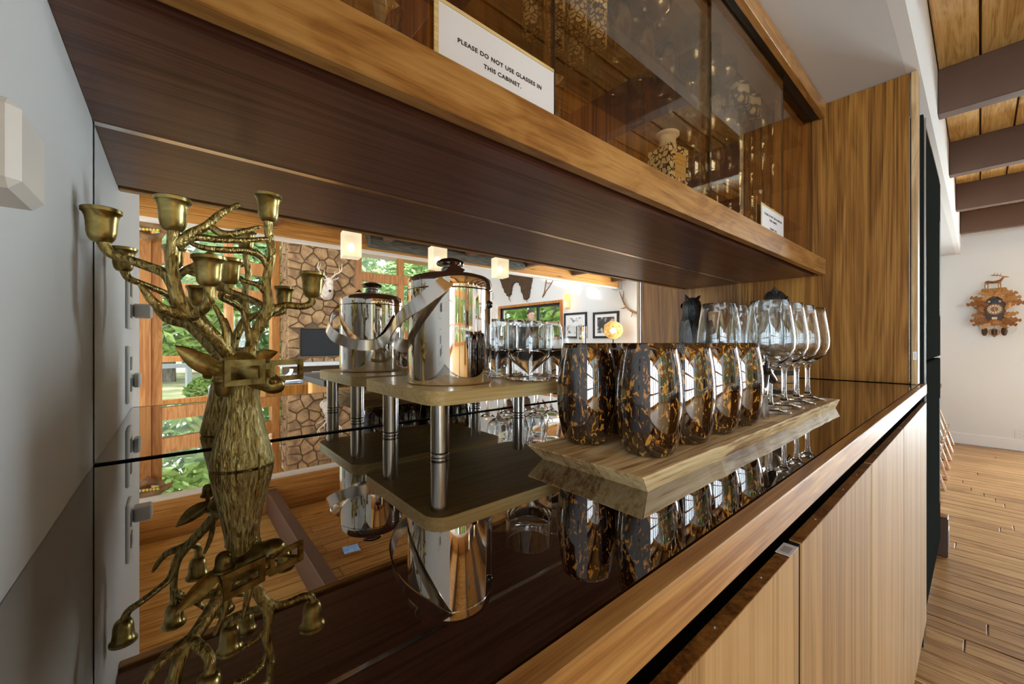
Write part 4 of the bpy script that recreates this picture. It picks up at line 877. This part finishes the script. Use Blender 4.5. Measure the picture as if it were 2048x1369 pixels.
# local: y to the left of the picture is +, x towards the room is negative
obj('case', MB().bbox(-.12, -.002, -.075, .075, -.13, .11, .004), 'rail_dark', ck)
obj('roof', MB().prism([(-.13, .07), (0, .175), (.13, .07), (.115, .05), (0, .14), (-.115, .05)], (-.14, 0, 0), (0, 1, 0), (0, 0, 1), .13), 'clock_wood', ck)
obj('cuckoo_door', MB().bbox(-.125, -.118, -.022, .022, .062, .10, .002), 'soot', ck)
for s_ in (-1, 1): obj('window_bird', MB().ball((-.126, s_ * .035, .078), .008, .010, .010, 8, 6), 'bone', ck, 60)
dl = obj('dial', MB().lathe([(0, 0), (.058, 0), (.058, .006), (.050, .009), (.047, .006), (0, .006)], 32), 'clock_wood', ck, 40, loc=(-.118, 0, 0), rot=(0, math.radians(-90), 0))
obj('chapter_ring', MB().lathe([(.026, .0065), (.046, .0065), (.046, .008), (.026, .008)], 32, close=True), 'bone', dl, 40)
for k in range(12):
    a_ = 2 * math.pi * k / 12
    obj('numeral', MB().box(-.0022, .0022, .029, .043, .008, .0086), 'ink', dl, rot=(0, 0, a_))
obj('hour_hand', MB().box(-.0018, .0018, 0, .027, .0095, .0105), 'bone', dl, rot=(0, 0, 1.9))
obj('minute_hand', MB().box(-.0014, .0014, 0, .040, .011, .012), 'bone', dl, rot=(0, 0, 4.6))
def oak(L, w, n=4):
    pts = [(0, 0)]
    for k in range(n):
        u = (k + .5) / n; ww = w * math.sin(math.pi * (u * .8 + .12)); pts += [(L * (u - .3 / n), ww * .55), (L * (u + .12 / n), ww), (L * (u + .35 / n), ww * .9)]
    pts.append((L, 0)); return pts + [(x_, -y_) for x_, y_ in reversed(pts[1:-1])]
lf = random.Random(2)
for (y, z, a_, L) in ((.05, .085, 165, .125), (.06, .075, 190, .13), (.04, .06, 205, .10), (-.05, .085, 15, .125), (-.06, .075, -10, .14), (-.045, .10, 35, .12), (.06, -.08, 160, .10), (.05, -.105, 185, .115), (.045, -.12, 205, .11), (.03, -.14, 225, .08), (-.06, -.08, 20, .10), (-.05, -.105, -5, .125), (-.045, -.12, -25, .11), (-.03, -.14, -45, .08), (.065, .01, 170, .075), (.065, -.035, 195, .07), (-.07, .02, 25, .08), (-.06, -.04, -15, .07), (.02, .15, 165, .09), (-.02, .15, 15, .10), (0, .13, 120, .07), (0, .13, 60, .07)):
    o = obj('carved_leaf', MB().prism(oak(L, L * .27), (0, 0, 0), (1, 0, 0), (0, 1, 0), .007), 'clock_wood', ck, loc=(-.145 + lf.uniform(-.012, .022), y, z))
    o.rotation_euler = Matrix(((0, 0, -1), (-1, 0, 0), (0, 1, 0))).to_euler()
    o.rotation_euler = (Matrix(((0, 0, -1), (-1, 0, 0), (0, 1, 0))) @ Matrix.Rotation(math.radians(a_), 3, 'Z') @ Matrix.Rotation(lf.uniform(-.6, .6), 3, 'X') @ Matrix.Rotation(lf.uniform(-.25, .1), 3, 'Y')).to_euler()
obj('crest_log', MB().tube([(-.10, .085, .205), (-.10, .03, .19), (-.10, -.04, .195), (-.10, -.08, .205)], [.016, .026, .026, .014], 10, 3), 'clock_wood', ck, 50)
# stag on the crest, looking right in the picture (towards -y)
sg = obj('stag', MB().tube([(-.10, .058, .272), (-.10, .045, .284), (-.10, .01, .278), (-.10, -.030, .284), (-.10, -.045, .300), (-.10, -.058, .322)], [.010, .015, .013, .015, .010, .007], 10, 4), 'clock_wood', ck, 60)
for (y, dy, dx) in ((.052, .012, -.008), (.047, -.006, .008), (-.030, .004, -.008), (-.036, -.006, .008)): obj('stag_leg', MB().tube([(-.10 + dx, y, .275), (-.10 + dx, y + dy, .245), (-.10 + dx, y + dy * .3, .208)], [.007, .004, .003], 8, 2), 'clock_wood', sg, 60)
obj('stag_head', MB().tube([(-.10, -.052, .322), (-.10, -.070, .326), (-.10, -.092, .322)], [.008, .008, .004], 8, 2), 'clock_wood', sg, 60)
for s_ in (-1, 1):
    am = MB().tube([(-.10 + s_ * .004, -.056, .330), (-.10 + s_ * .018, -.026, .346), (-.10 + s_ * .024, .022, .352)], [.004, .0035, .002], 6, 3)
    for q in (.3, .6, .9): am.tube([(-.10 + s_ * (.006 + .012 * q), -.056 + .07 * q, .333 + .012 * q), (-.10 + s_ * (.010 + .016 * q), -.066 + .07 * q, .366 + .006 * q)], [.003, .0015], 5)
    obj('stag_antler', am, 'clock_wood', sg)
obj('bird', MB().tube([(-.14, -.07, -.005), (-.145, -.085, .02), (-.145, -.095, .045), (-.145, -.090, .062)], [.010, .02, .016, .008], 10, 3), 'clock_wood', ck, 60)
obj('hare', MB().tube([(-.14, .075, -.035), (-.145, .09, -.01), (-.145, .095, .02), (-.145, .085, .04)], [.012, .022, .018, .008], 10, 3), 'clock_wood', ck, 60)
obj('apron', MB().ball((-.125, 0, -.135), .022, .052, .03, 16, 8), 'clock_wood', ck, 60)
obj('cartouche', MB().bbox(-.135, -.118, -.018, .018, -.105, -.08, .002), 'bone', ck)
for (y, z) in ((.065, -.225), (0, -.235), (-.065, -.225)):
    cn = MB(); rings = []
    for k in range(13):
        u = k / 12; r = .021 * math.sin(math.pi * (.12 + .82 * u)) ** .6 * (1 + .10 * (k % 2)); rings.append([(-.07 + r * math.cos(2 * math.pi * i / 12), y + r * math.sin(2 * math.pi * i / 12), z + .04 - .085 * u) for i in range(12)])
    w_ = obj('pine_cone_weight', cn.loft(rings), 'rail_dark', ck, 20)
    obj('chain', MB().tube([(-.07, y, z + .04), (-.07, y, -.12)], .0016, 5), 'brushed_steel', w_)
pn = obj('pendulum_ring', MB().tube([(-.10, .034 * math.cos(2 * math.pi * k / 24), -.235 + .034 * math.sin(2 * math.pi * k / 24)) for k in range(25)], .004, 6), 'clock_wood', ck, 60)
obj('pendulum_rod', MB().tube([(-.10, 0, -.15), (-.10, 0, -.295)], .0018, 5), 'clock_wood', pn)
for y in (.115, .112, -.125):
    obj('cord', MB().tube([(-.02, y, .05), (-.012, y + .004, -.10), (-.012, y - .02, -.20), (-.012, y - .045 if y > 0 else y + .02, -.255)], .0012, 5, 3), 'bone', ck)
nt_ = thing('name_card', 'small white card on the wall behind the cuckoo clock', 'card', (WALL - .0022, 0.005, 0.455))
obj('paper', MB().box(0, .002, -.06, .045, -.025, .025), 'paper', nt_)
for k, (a_, b_) in enumerate(((-.04, .035), (-.02, .012))): obj('print_line', MB().box(-.0004, 0, a_, b_, .004 - .012 * k, .008 - .012 * k), 'label_grey', nt_)
# ---------------------------------------------------------------- the room seen in the mirror
def pendant(x, label):
    p = thing('pendant_lamp', label, 'lamp', (x, -1.792, CEIL - .001), math.radians(8), 'pendant lamps over the island')
    obj('canopy', MB().bbox(-.06, .06, -.06, .06, -.022, 0, .002), 'chrome', p)
    for s_ in (-.025, .025): obj('cable', MB().tube([(s_, 0, -.022), (s_, 0, -.476)], .0016, 5), 'chrome', p)
    zc = 0.76 - CEIL; h = .10; w = .066; t = .007
    for (a, b, c, d) in ((-w, w, -w, -w + t), (-w, w, w - t, w), (-w, -w + t, -w + t, w - t), (w - t, w, -w + t, w - t)):
        obj('glass_side', MB().box(a, b, c, d, zc - h, zc + h), 'lit_frost', p)
    obj('glass_bottom', MB().box(-w + t, w - t, -w + t, w - t, zc - h, zc - h + t), 'lit_frost', p)
    obj('glass_top', MB().box(-w + t, w - t, -w + t, w - t, zc + h - t, zc + h), 'lit_frost', p)
    bl = obj('socket', MB().lathe([(0, zc + .01), (.016, zc + .01), (.016, zc + .09), (0, zc + .09)], 16), 'chrome', p, 40)
    obj('bulb', MB().ball((0, 0, zc - .02), .024, .024, .032, 12, 8), 'bulb', bl, 60)
    return p
pendant(1.044, 'frosted glass cube pendant lamp nearest the stone chimney in the mirror')
pendant(1.809, 'middle frosted glass cube pendant lamp above the bucket knob in the mirror')
pendant(2.533, 'frosted glass cube pendant lamp in front of the bear hide in the mirror')
# dark old timber hung under the header
tb = thing('old_timber', 'dark weathered timber hung along the laminated header', 'timber', (1.62, HEAD_Y + .135, 1.035))
rings = []
tr = random.Random(4)
for k in range(17):
    x = 2.3 * k / 16; s_ = 1 + tr.uniform(-.05, .05) - (.35 if k == 16 else 0)
    rings.append([(x, .062 * s_ * math.cos(a_) * 1.0, .085 + .075 * s_ * math.sin(a_) + tr.uniform(-.003, .003)) for a_ in [2 * math.pi * i / 14 for i in range(14)]])
obj('log', MB().loft(rings), 'old_timber', tb, 50)
obj('iron_bracket', MB().bbox(-.01, .14, -.066, .0, .10, .22, .006), 'old_timber', tb)
for x in (.10, 1.25, 2.0): obj('hanger', MB().tube([(x, -.02, .15), (x, -.02, .30)], .006, 6), 'antler_brown', tb)
obj('rope', MB().tube([(1.25, .0, .18), (1.4, .05, .155), (1.5, .02, .17), (1.62, .05, .15)], .012, 6, 4), 'antler_brown', tb, 60)
# carved corbel with beads on the post
cv = thing('carved_hook', 'carved dark wooden head with beads hung below the timber header by the post', 'carving', (-0.14, HEAD_Y - .10, 0.93))
obj('carving', MB().tube([(-.16, 0, .06), (-.08, .0, .075), (0, .0, .065), (.07, .0, .04), (.125, .0, .0)], [.03, .05, .055, .035, .006], 12, 4, flat=.7), 'antler_brown', cv, 60)
obj('jaw', MB().tube([(-.14, 0, .0), (-.05, .0, -.035), (.03, .0, -.01), (.06, .0, .03)], [.04, .035, .025, .012], 10, 4), 'antler_brown', cv, 60)
for k in range(6): obj('bead', MB().ball((-.09 + .022 * k, .04, .02 + .002 * k), .012, n=8, m=6), 'bead_yellow' if k % 3 else 'bone', cv, 60)
# deer head on the chimney
dh = thing('deer_mount', 'pale deer head with antlers mounted on the stone chimney', 'mounted head', (2.37, YC + .01, 1.10))
obj('shoulder', MB().tube([(0, 0, -.12), (0, .10, -.06), (0, .19, .06)], [.13, .11, .085], 14, 4), 'deer_fur', dh, 60)
dhh = obj('head', MB().tube([(0, .14, .12), (0, .20, .13), (-.02, .30, .04), (-.035, .37, -.05), (-.04, .39, -.08)], [.06, .085, .06, .045, .03], 14, 4), 'deer_fur', dh, 60)
obj('nose', MB().ball((-.04, .40, -.085), .028, n=10, m=6), 'ink', dhh, 60)
for s_ in (-1, 1):
    obj('eye', MB().ball((s_ * .068 - .01, .25, .12), .014, n=8, m=6), 'ink', dhh, 60)
    obj('ear', MB().tube([(s_ * .07, .17, .16), (s_ * .15, .16, .20), (s_ * .21, .15, .24)], [.02, .045, .006], 10, 4, flat=.4), 'deer_fur', dh, 60)
    a_ = MB().tube([(s_ * .04, .19, .20), (s_ * .12, .20, .28), (s_ * .22, .24, .36), (s_ * .22, .30, .50)], [.016, .014, .011, .004], 8, 4)
    a_.tube([(s_ * .20, .22, .34), (s_ * .17, .26, .47)], [.010, .003], 6); a_.tube([(s_ * .10, .20, .26), (s_ * .10, .26, .35)], [.010, .003], 6)
    obj('antler', a_, 'bone', dh, 50)
# bear hide on the white wall
hid = thing('bear_hide', 'dark brown bear hide hanging on the white wall', 'animal hide', (WALL - .002, -6.08, 1.05))
ol = [(-.60, 1.0), (-.62, .62), (-.52, .40), (-.40, .20), (-.30, .10), (-.22, .16), (-.14, .40), (.0, .46), (.14, .40), (.24, .14), (.34, -.02), (.44, .0), (.52, .25), (.58, .50), (.55, .80), (.60, 1.05)]
hp = []
for i in range(len(ol)):
    p, q = ol[i], ol[(i + 1) % len(ol)]
    for k in range(5): hp.append((p[0] + (q[0] - p[0]) * k / 5 + tr.uniform(-.018, .018), p[1] + (q[1] - p[1]) * k / 5 + tr.uniform(-.018, .018)))
obj('pelt', MB().prism(hp, (0, 0, 0), (0, 1, 0), (0, 0, 1), -.07), 'bear_fur', hid, 30)
for s_ in (-.28, .36): obj('claw', MB().tube([(-.04, s_, .12 if s_ < 0 else .02), (-.05, s_ + .03, .03 if s_ < 0 else -.05), (-.03, s_ + .06, -.02 if s_ < 0 else -.09)], [.016, .012, .003], 6, 3), 'antler_brown', hid, 50)
# snowshoe
sn = thing('snowshoe', 'old wooden snowshoe hung high on the white wall', 'snowshoe', (WALL - .012, -5.02, 1.28))
fo = [(-.16, -.24), (-.10, -.14), (-.06, .02), (-.02, .18), (.06, .24), (.16, .22), (.17, .12), (.08, .0), (-.03, -.10), (-.10, -.19), (-.16, -.24)]
obj('hoop', MB().tube([(0, a_, b_) for a_, b_ in fo], .012, 8, 3), 'antler_brown', sn, 50)
for k in range(5): obj('webbing', MB().tube([(0, -.05 + .04 * k, .0 + .035 * k), (0, .03 + .035 * k, .0 + .035 * k)], .004, 5), 'bone', sn)
obj('crossbar', MB().tube([(-.003, -.04, .08), (-.003, .12, .06)], .008, 6), 'antler_brown', sn)
# sconces
def sconce(y, label):
    s = thing('wall_sconce', label, 'sconce', (WALL - .001, y, 0.885), 0, 'amber sconces on the white wall')
    obj('shade', MB().bbox(-.11, -.03, -.045, .045, -.14, .15, .006), 'sconce_amber', s)
    obj('core', MB().ball((-.112, 0, -.06), .006, .03, .05, 10, 6), 'sconce_core', s, 60)
    obj('back_plate', MB().bbox(-.03, 0, -.075, .03, -.15, .02, .004), 'copper_tube', s)
sconce(-4.372, 'glowing amber sconce above the framed pictures'); sconce(-7.35, 'glowing amber sconce left of the sliding window behind the bucket')
for (y, z, lb) in ((-4.33, 1.27, 'white wall vent below the beam end'), (-7.15, 1.22, 'white wall vent left of the bear hide')):
    v = thing('wall_vent', lb, 'vent', (WALL - .001, y, z), 0, 'wall vents')
    obj('frame', MB().bbox(-.012, 0, -.14, .14, -.10, .10, .003), 'plastic_white', v)
    for k in range(6): obj('slat', MB().box(-.016, -.012, -.12, .12, -.085 + k * .03, -.068 + k * .03), 'vent_grey', v)
# framed pictures
def picture(y0, y1, z0, z1, label, prt):
    p = thing('framed_picture', label, 'picture', (WALL - .001, (y0 + y1) / 2, (z0 + z1) / 2), 0, 'black framed pictures'); w, h, t = (y1 - y0) / 2, (z1 - z0) / 2, .045
    for (a, b, c, d) in ((-w, w, h - t, h), (-w, w, -h, -h + t), (-w, -w + t, -h + t, h - t), (w - t, w, -h + t, h - t)): obj('frame_bar', MB().bbox(-.03, 0, a, b, c, d, .003), 'matt_black', p)
    obj('mat_board', MB().box(-.010, -.005, -w + t, w - t, -h + t, h - t), 'paper', p)
    obj('print', MB().box(-.012, -.0102, -w + t + .06, w - t - .06, -h + t + .06, h - t - .06), prt, p)
picture(-4.50, -3.87, 0.08, 0.625, 'black framed sketch picture nearer the sliding window', 'sketch_print')
picture(-3.71, -3.09, 0.075, 0.60, 'black framed forest photograph beside the woven lamp', 'forest_print')
picture(-7.45, -7.02, 0.05, 0.48, 'small black framed picture at the far end of the white wall', 'sketch_print')
# elk antler
ea = thing('elk_antler', 'brown antler mounted on the white wall above the lamp', 'antler', (WALL - .03, -2.60, 0.52))
am = MB().tube([(0, 0, 0), (-.02, -.14, .03), (-.03, -.28, .12), (-.03, -.38, .28), (-.02, -.46, .46)], [.022, .021, .018, .015, .004], 8, 5)
for p, q in (((-.02, -.16, .04), (-.03, -.20, -.06)), ((-.03, -.30, .14), (-.05, -.42, .12)), ((-.03, -.37, .27), (-.04, -.35, .46)), ((0, -.06, .0), (-.02, -.04, -.12))): am.tube([p, tuple((Vector(p) + Vector(q)) / 2 + Vector((0, 0, -.015))), q], [.015, .011, .003], 6, 3)
obj('antler_beam', am, 'antler_brown', ea, 50); obj('mount', MB().ball((.014, .0, .0), .016, .05, .05, 12, 8), 'walnut', ea, 60)
# woven lamp on a console
cs = thing('console_table', 'low wooden console table against the white wall', 'table', (6.18, -3.0, FLOOR))
obj('top', MB().bbox(-.28, .28, -.7, .7, .80, .84, .005), 'walnut', cs)
for a_ in (-.24, .24):
    for b_ in (-.64, .64): obj('leg', MB().bbox(a_ - .025, a_ + .025, b_ - .025, b_ + .025, 0, .7995, .004), 'walnut', cs)
lp = thing('woven_lamp', 'glowing woven rattan globe lamp on the console', 'lamp', (6.10, -2.95, FLOOR + .8402))
obj('base', MB().lathe([(0, 0), (.09, 0), (.09, .015), (.015, .025), (.010, .05), (.010, .36), (0, .36)], 24), 'matt_black', lp, 40)
obj('bulb', MB().ball((0, 0, .47), .045, n=12, m=8), 'bulb', lp, 60)
rr = random.Random(9); sh = MB()
for k in range(46):
    ax = Vector((rr.uniform(-1, 1), rr.uniform(-1, 1), rr.uniform(-1, 1))).normalized(); u = ax.orthogonal().normalized(); w = ax.cross(u); r = rr.uniform(.155, .17); off = ax * rr.uniform(-.12, .12); r2 = math.sqrt(max(r * r - off.length_squared, .001))
    sh.tube([tuple(Vector((0, 0, .48)) + off + (u * math.cos(2 * math.pi * i / 18) + w * math.sin(2 * math.pi * i / 18)) * r2) for i in range(19)], .005, 4)
so = obj('rattan_shade', sh, 'rattan_glow', lp); so['kind'] = 'stuff'
pl = bpy.data.lights.new('woven_lamp_light', 'POINT'); pl.energy = 6; pl.color = (1, .72, .40); pl.shadow_soft_size = .05
po = bpy.data.objects.new('woven_lamp_light', pl); COL.objects.link(po); po.parent = lp; po.location = (0, 0, .47)
# sofa, side table and lamp box by the hearth
sf = thing('sofa', 'blue cushioned sofa in front of the stone hearth', 'sofa', (2.35, -5.7, FLOOR))
obj('base', MB().bbox(-.95, .95, -.42, .42, .12, .42, .02), 'grey_cloth', sf)
obj('backrest', MB().bbox(-.95, .95, .26, .46, .425, .62, .05), 'blue_cloth', sf, 40)
for s_ in (-1, 1): obj('arm', MB().bbox(s_ * .95 - .1, s_ * .95 + .1, -.42, .25, .425, .56, .03), 'grey_cloth', sf)
for s_ in (-1, 0, 1): obj('seat_cushion', MB().bbox(s_ * .57 - .275, s_ * .57 + .275, -.40, .24, .425, .56, .04), 'blue_cloth', sf, 40)
for a_ in (-.85, .85):
    for b_ in (-.36, .36): obj('leg', MB().box(a_ - .03, a_ + .03, b_ - .03, b_ + .03, 0, .119), 'walnut', sf)
isl = thing('kitchen_island', 'kitchen island with dark top below the pendant lamps', 'island', (1.8, -1.9, FLOOR))
obj('body', MB().bbox(-.95, .95, -.38, .38, .08, .80, .004), 'walnut', isl); obj('worktop', MB().bbox(-1.05, 1.05, -.46, .46, .8005, .84, .004), 'matt_black', isl); obj('plinth', MB().box(-.9, .9, -.33, .33, 0, .0795), 'shadow_black', isl)
bxl = thing('lamp_box', 'white cube lamp standing behind the sofa near the hearth', 'lamp', (1.62, -4.95, FLOOR))
obj('stand', MB().bbox(-.2, .2, -.2, .2, 0, .44, .006), 'walnut', bxl); obj('cube', MB().bbox(-.09, .09, -.09, .09, .4402, .66, .01), 'plastic_white', bxl)
mg = thing('magazine_pile', 'loose papers and magazines on the hearth side table', 'papers', (1.12, -4.45, FLOOR + .0))
obj('side_table', MB().bbox(-.3, .3, -.25, .25, 0, .56, .006), 'walnut', mg)
for k in range(4): obj('sheet', MB().box(-.15, .15, -.1, .1, .561 + .012 * k, .570 + .012 * k), 'paper' if k % 2 else 'blue_cloth', mg, rot=(0, 0, .4 * k))
obj('curled_sheet', MB().strap([(-.12, 0, .62), (-.04, 0, .65), (.02, .02, .70), (.03, .02, .75)], [(0, 0, 1), (-.3, 0, 1), (-.8, 0, .5), (-1, 0, 0)], .2, .002), 'paper', mg)
# ---------------------------------------------------------------- person standing by the far window
pe = thing('person', 'person in a grey shirt standing before the sliding window', 'person', (5.55, -4.56, FLOOR), math.radians(200))
def skin(name, pts, edges, mat, parent, root=0, sub=2):
    me = bpy.data.meshes.new(name); me.from_pydata([p[0] for p in pts], edges, []); me.materials.append(MATS[mat])
    o = bpy.data.objects.new(name, me); COL.objects.link(o); o.parent = parent
    md = o.modifiers.new('skin', 'SKIN'); md.use_smooth_shade = True
    for i, p in enumerate(pts): me.skin_vertices[0].data[i].radius = (p[1], p[2] if len(p) > 2 else p[1]); me.skin_vertices[0].data[i].use_root = (i == root)
    s = o.modifiers.new('sub', 'SUBSURF'); s.levels = sub; s.render_levels = sub
    return o
P_ = [((0, 0, .95), .15, .11), ((0, 0, 1.10), .145, .10), ((0, 0, 1.30), .165, .11), ((0, 0, 1.42), .12, .08), ((0, 0, 1.50), .055), ((0, -.01, 1.58), .06),
      ((.18, 0, 1.40), .06), ((.23, .0, 1.14), .045), ((.22, -.10, .92), .035), ((-.18, 0, 1.40), .06), ((-.23, 0, 1.14), .045), ((-.22, -.10, .92), .035),
      ((.09, 0, .86), .095), ((.10, -.01, .49), .065), ((.10, .01, .10), .045), ((.10, -.14, .035), .035), ((-.09, 0, .86), .095), ((-.10, -.01, .49), .065), ((-.10, .01, .10), .045), ((-.10, -.14, .035), .035)]
E_ = [(0, 1), (1, 2), (2, 3), (3, 4), (4, 5), (3, 6), (6, 7), (7, 8), (3, 9), (9, 10), (10, 11), (0, 12), (12, 13), (13, 14), (14, 15), (0, 16), (16, 17), (17, 18), (18, 19)]
bd = skin('body', P_, E_, 'shirt', pe)
hd_ = MB(); rings = []
for (z, rx, ry, oy) in ((1.535, .03, .035, -.03), (1.55, .048, .055, -.025), (1.58, .060, .075, -.015), (1.62, .070, .088, 0), (1.66, .074, .094, .002), (1.70, .072, .092, .004), (1.735, .055, .072, .006), (1.752, .02, .03, .006)):
    rings.append([(rx * math.cos(2 * math.pi * i / 20), oy + ry * math.sin(2 * math.pi * i / 20), z) for i in range(20)])
ho_ = obj('head', hd_.loft(rings), 'skin', pe, 60)
obj('nose', MB().tube([(0, -.088, 1.655), (0, -.108, 1.62), (0, -.09, 1.612)], [.008, .013, .008], 8, 2), 'skin', ho_, 60)
obj('mouth', MB().tube([(-.022, -.076, 1.583), (0, -.086, 1.581), (.022, -.076, 1.583)], .005, 6, 2), 'skin', ho_, 60)
for s_ in (-1, 1):
    obj('eye', MB().ball((s_ * .029, -.083, 1.65), .010, .006, .007, 8, 6), 'ink', ho_, 60); obj('ear', MB().ball((s_ * .073, .005, 1.64), .010, .02, .032, 8, 6), 'skin', ho_, 60)
    c = Vector((s_ * .22, -.11, .90)); hm = obj('hand', MB().tube([c, c + Vector((0, -.03, -.04)), c + Vector((0, -.045, -.09))], [.028, .038, .034], 10, 2, flat=.5), 'skin', pe, 60)
    for k in range(4): f = c + Vector((s_ * (-.024 + .016 * k), -.045, -.09)); obj('finger', MB().tube([f, f + Vector((0, -.02, -.035)), f + Vector((0, -.022, -.062 - .008 * (k in (1, 2))))], [.0095, .009, .007], 8, 2), 'skin', hm, 60)
    f = c + Vector((-s_ * .03, -.03, -.03)); obj('thumb', MB().tube([f, f + Vector((-s_ * .018, -.02, -.03)), f + Vector((-s_ * .016, -.03, -.055))], [.011, .010, .008], 8, 2), 'skin', hm, 60)
hr = MB(); rings = []
for (z, rx, ry, oy) in ((1.60, .06, .03, .07), (1.66, .080, .085, .016), (1.70, .081, .097, .010), (1.74, .066, .082, .008), (1.765, .03, .04, .008)): rings.append([(rx * math.cos(2 * math.pi * i / 20), oy + ry * math.sin(2 * math.pi * i / 20), z) for i in range(20)])
obj('hair', hr.loft(rings), 'hair', pe, 60)
tp_ = [((0, 0, .97), .155, .115), ((0, 0, .88), .15, .115), ((.095, 0, .80), .10), ((.10, -.01, .49), .075), ((.10, .01, .12), .060), ((-.095, 0, .80), .10), ((-.10, -.01, .49), .075), ((-.10, .01, .12), .060)]
skin('trousers', tp_, [(0, 1), (1, 2), (2, 3), (3, 4), (1, 5), (5, 6), (6, 7)], 'trousers', pe)
# ---------------------------------------------------------------- outside: railing, grill, trees
rl = thing('deck_railing', 'pale deck railing outside the tall windows', 'railing', (-1.2, -10.2, FLOOR - .3), ang)
for (z, t) in ((.80, .10), (1.02, .04)): obj('rail', MB().bbox(-4.5, 4.5, -.04, .04, z, z + t, .005), 'deck_grey', rl)
for k in range(7): obj('post', MB().bbox(-4.5 + 1.5 * k - .05, -4.5 + 1.5 * k + .05, -.05, .05, 0, 1.08, .005), 'deck_grey', rl)
dk = struct('ground_deck', MB().box(-6.0, 2.5, -10.4, -8.3, FLOOR - .32, FLOOR - .28), 'deck_grey', label='grey deck outside the windows')
gr = thing('garden_grill', 'blue grey covered grill on the deck outside', 'grill', (0.67, -8.75, FLOOR - .28))
obj('cover', MB().bbox(-.17, .17, -.16, .16, .22, .50, .04), 'vent_grey', gr); obj('frame', MB().bbox(-.15, .15, -.14, .14, 0, .2195, .01), 'matt_black', gr)
def crown(n, rad, h, z0, cone, seed, leaf):
    r = random.Random(seed); mb = MB(); vs = []; fs = []
    for i in range(n):
        u = r.random(); z = z0 + h * u; R = rad * ((1 - u) ** .8 if cone else math.sin(math.pi * (.08 + .86 * u)) ** .6); a_ = r.uniform(0, 6.283); q = R * (.35 + .65 * math.sqrt(r.random()))
        c = Vector((q * math.cos(a_), q * math.sin(a_), z - (.25 * q if cone else 0))); d = Vector((r.uniform(-1, 1), r.uniform(-1, 1), r.uniform(-.6, .6))).normalized(); e_ = d.orthogonal().normalized(); l = leaf * r.uniform(.6, 1.4)
        k = len(vs); vs += [tuple(c - d * l), tuple(c + e_ * l * .45), tuple(c + d * l), tuple(c - e_ * l * .45)]; fs.append((k, k + 1, k + 2, k + 3))
    me = bpy.data.meshes.new('crown'); me.from_pydata(vs, [], fs); return me
cr = [crown(6000, 1.9, 9.5, .8, True, 1, .20), crown(6000, 2.6, 6.5, 1.0, False, 2, .20), crown(3000, 1.0, 1.3, 0.0, False, 3, .12)]
for c_, m_ in zip(cr, ('leaf_dark', 'leaf_green', 'leaf_green')): c_.materials.append(MATS[m_])
def tree(name, kind, loc, s, label, group):
    t = thing(name, label, 'tree' if kind < 2 else 'shrub', loc, loc[0] * 1.7, group); t.scale = (s, s, s)
    obj('crown', None, None, t, mesh=cr[kind])
    if kind < 2: obj('trunk', MB().tube([(0, 0, -.2), (.03, .02, 3), (0, 0, 7 if kind == 0 else 4)], [.22, .15, .03], 9, 3), 'bark', t, 60)
    else: obj('stem', MB().tube([(0, 0, 0), (.02, .02, .7)], [.04, .01], 6), 'bark', t)
GZ = FLOOR - .3
wher = ['behind the left window wall', 'beyond the deck railing', 'right of the chimney', 'beyond the sliding window', 'at the back of the lawn']
TR = [(-5.2, -16.5, 1, .95), (-0.2, -17, 1, .95), (-2.4, -22, 0, 1.1), (2.2, -22, 0, 1.25), (-7.6, -23, 0, 1.1), (4.9, -16.5, 1, .9), (10.0, -17.5, 1, .9), (7.2, -22.5, 0, 1.25), (12.0, -23.5, 0, 1.3),
      (12.0, -10.0, 1, .95), (13.0, -5.0, 1, .9), (16.5, -13.5, 0, 1.3), (17.5, -8.0, 0, 1.3), (-9.5, -15.5, 0, 1.2)]
used = {}
for i, (x, y, k, s) in enumerate(TR):
    wn = wher[0] if x < -1 else wher[1] if x < 2 else wher[2] if x < 12 and y < -14 else wher[3]
    key = (k, wn); used[key] = used.get(key, 0) + 1
    tree('fir_tree' if k == 0 else 'leafy_tree', k, (x, y, GZ), s, '%s outside %s, %s nearest of its kind' % ('dark green conifer' if k == 0 else 'bright green leafy tree', wn, nth[used[key] - 1]), 'trees outside')
for i, (x, y) in enumerate(((-2.2, -8.6), (-0.75, -9.0), (0.62, -9.55), (1.9, -9.7))):
    tree('flower_shrub', 2, (x, y, GZ), .5, 'low green shrub at the foot of the tall window, %s from the left' % nth[3 - i], 'shrubs under the windows')
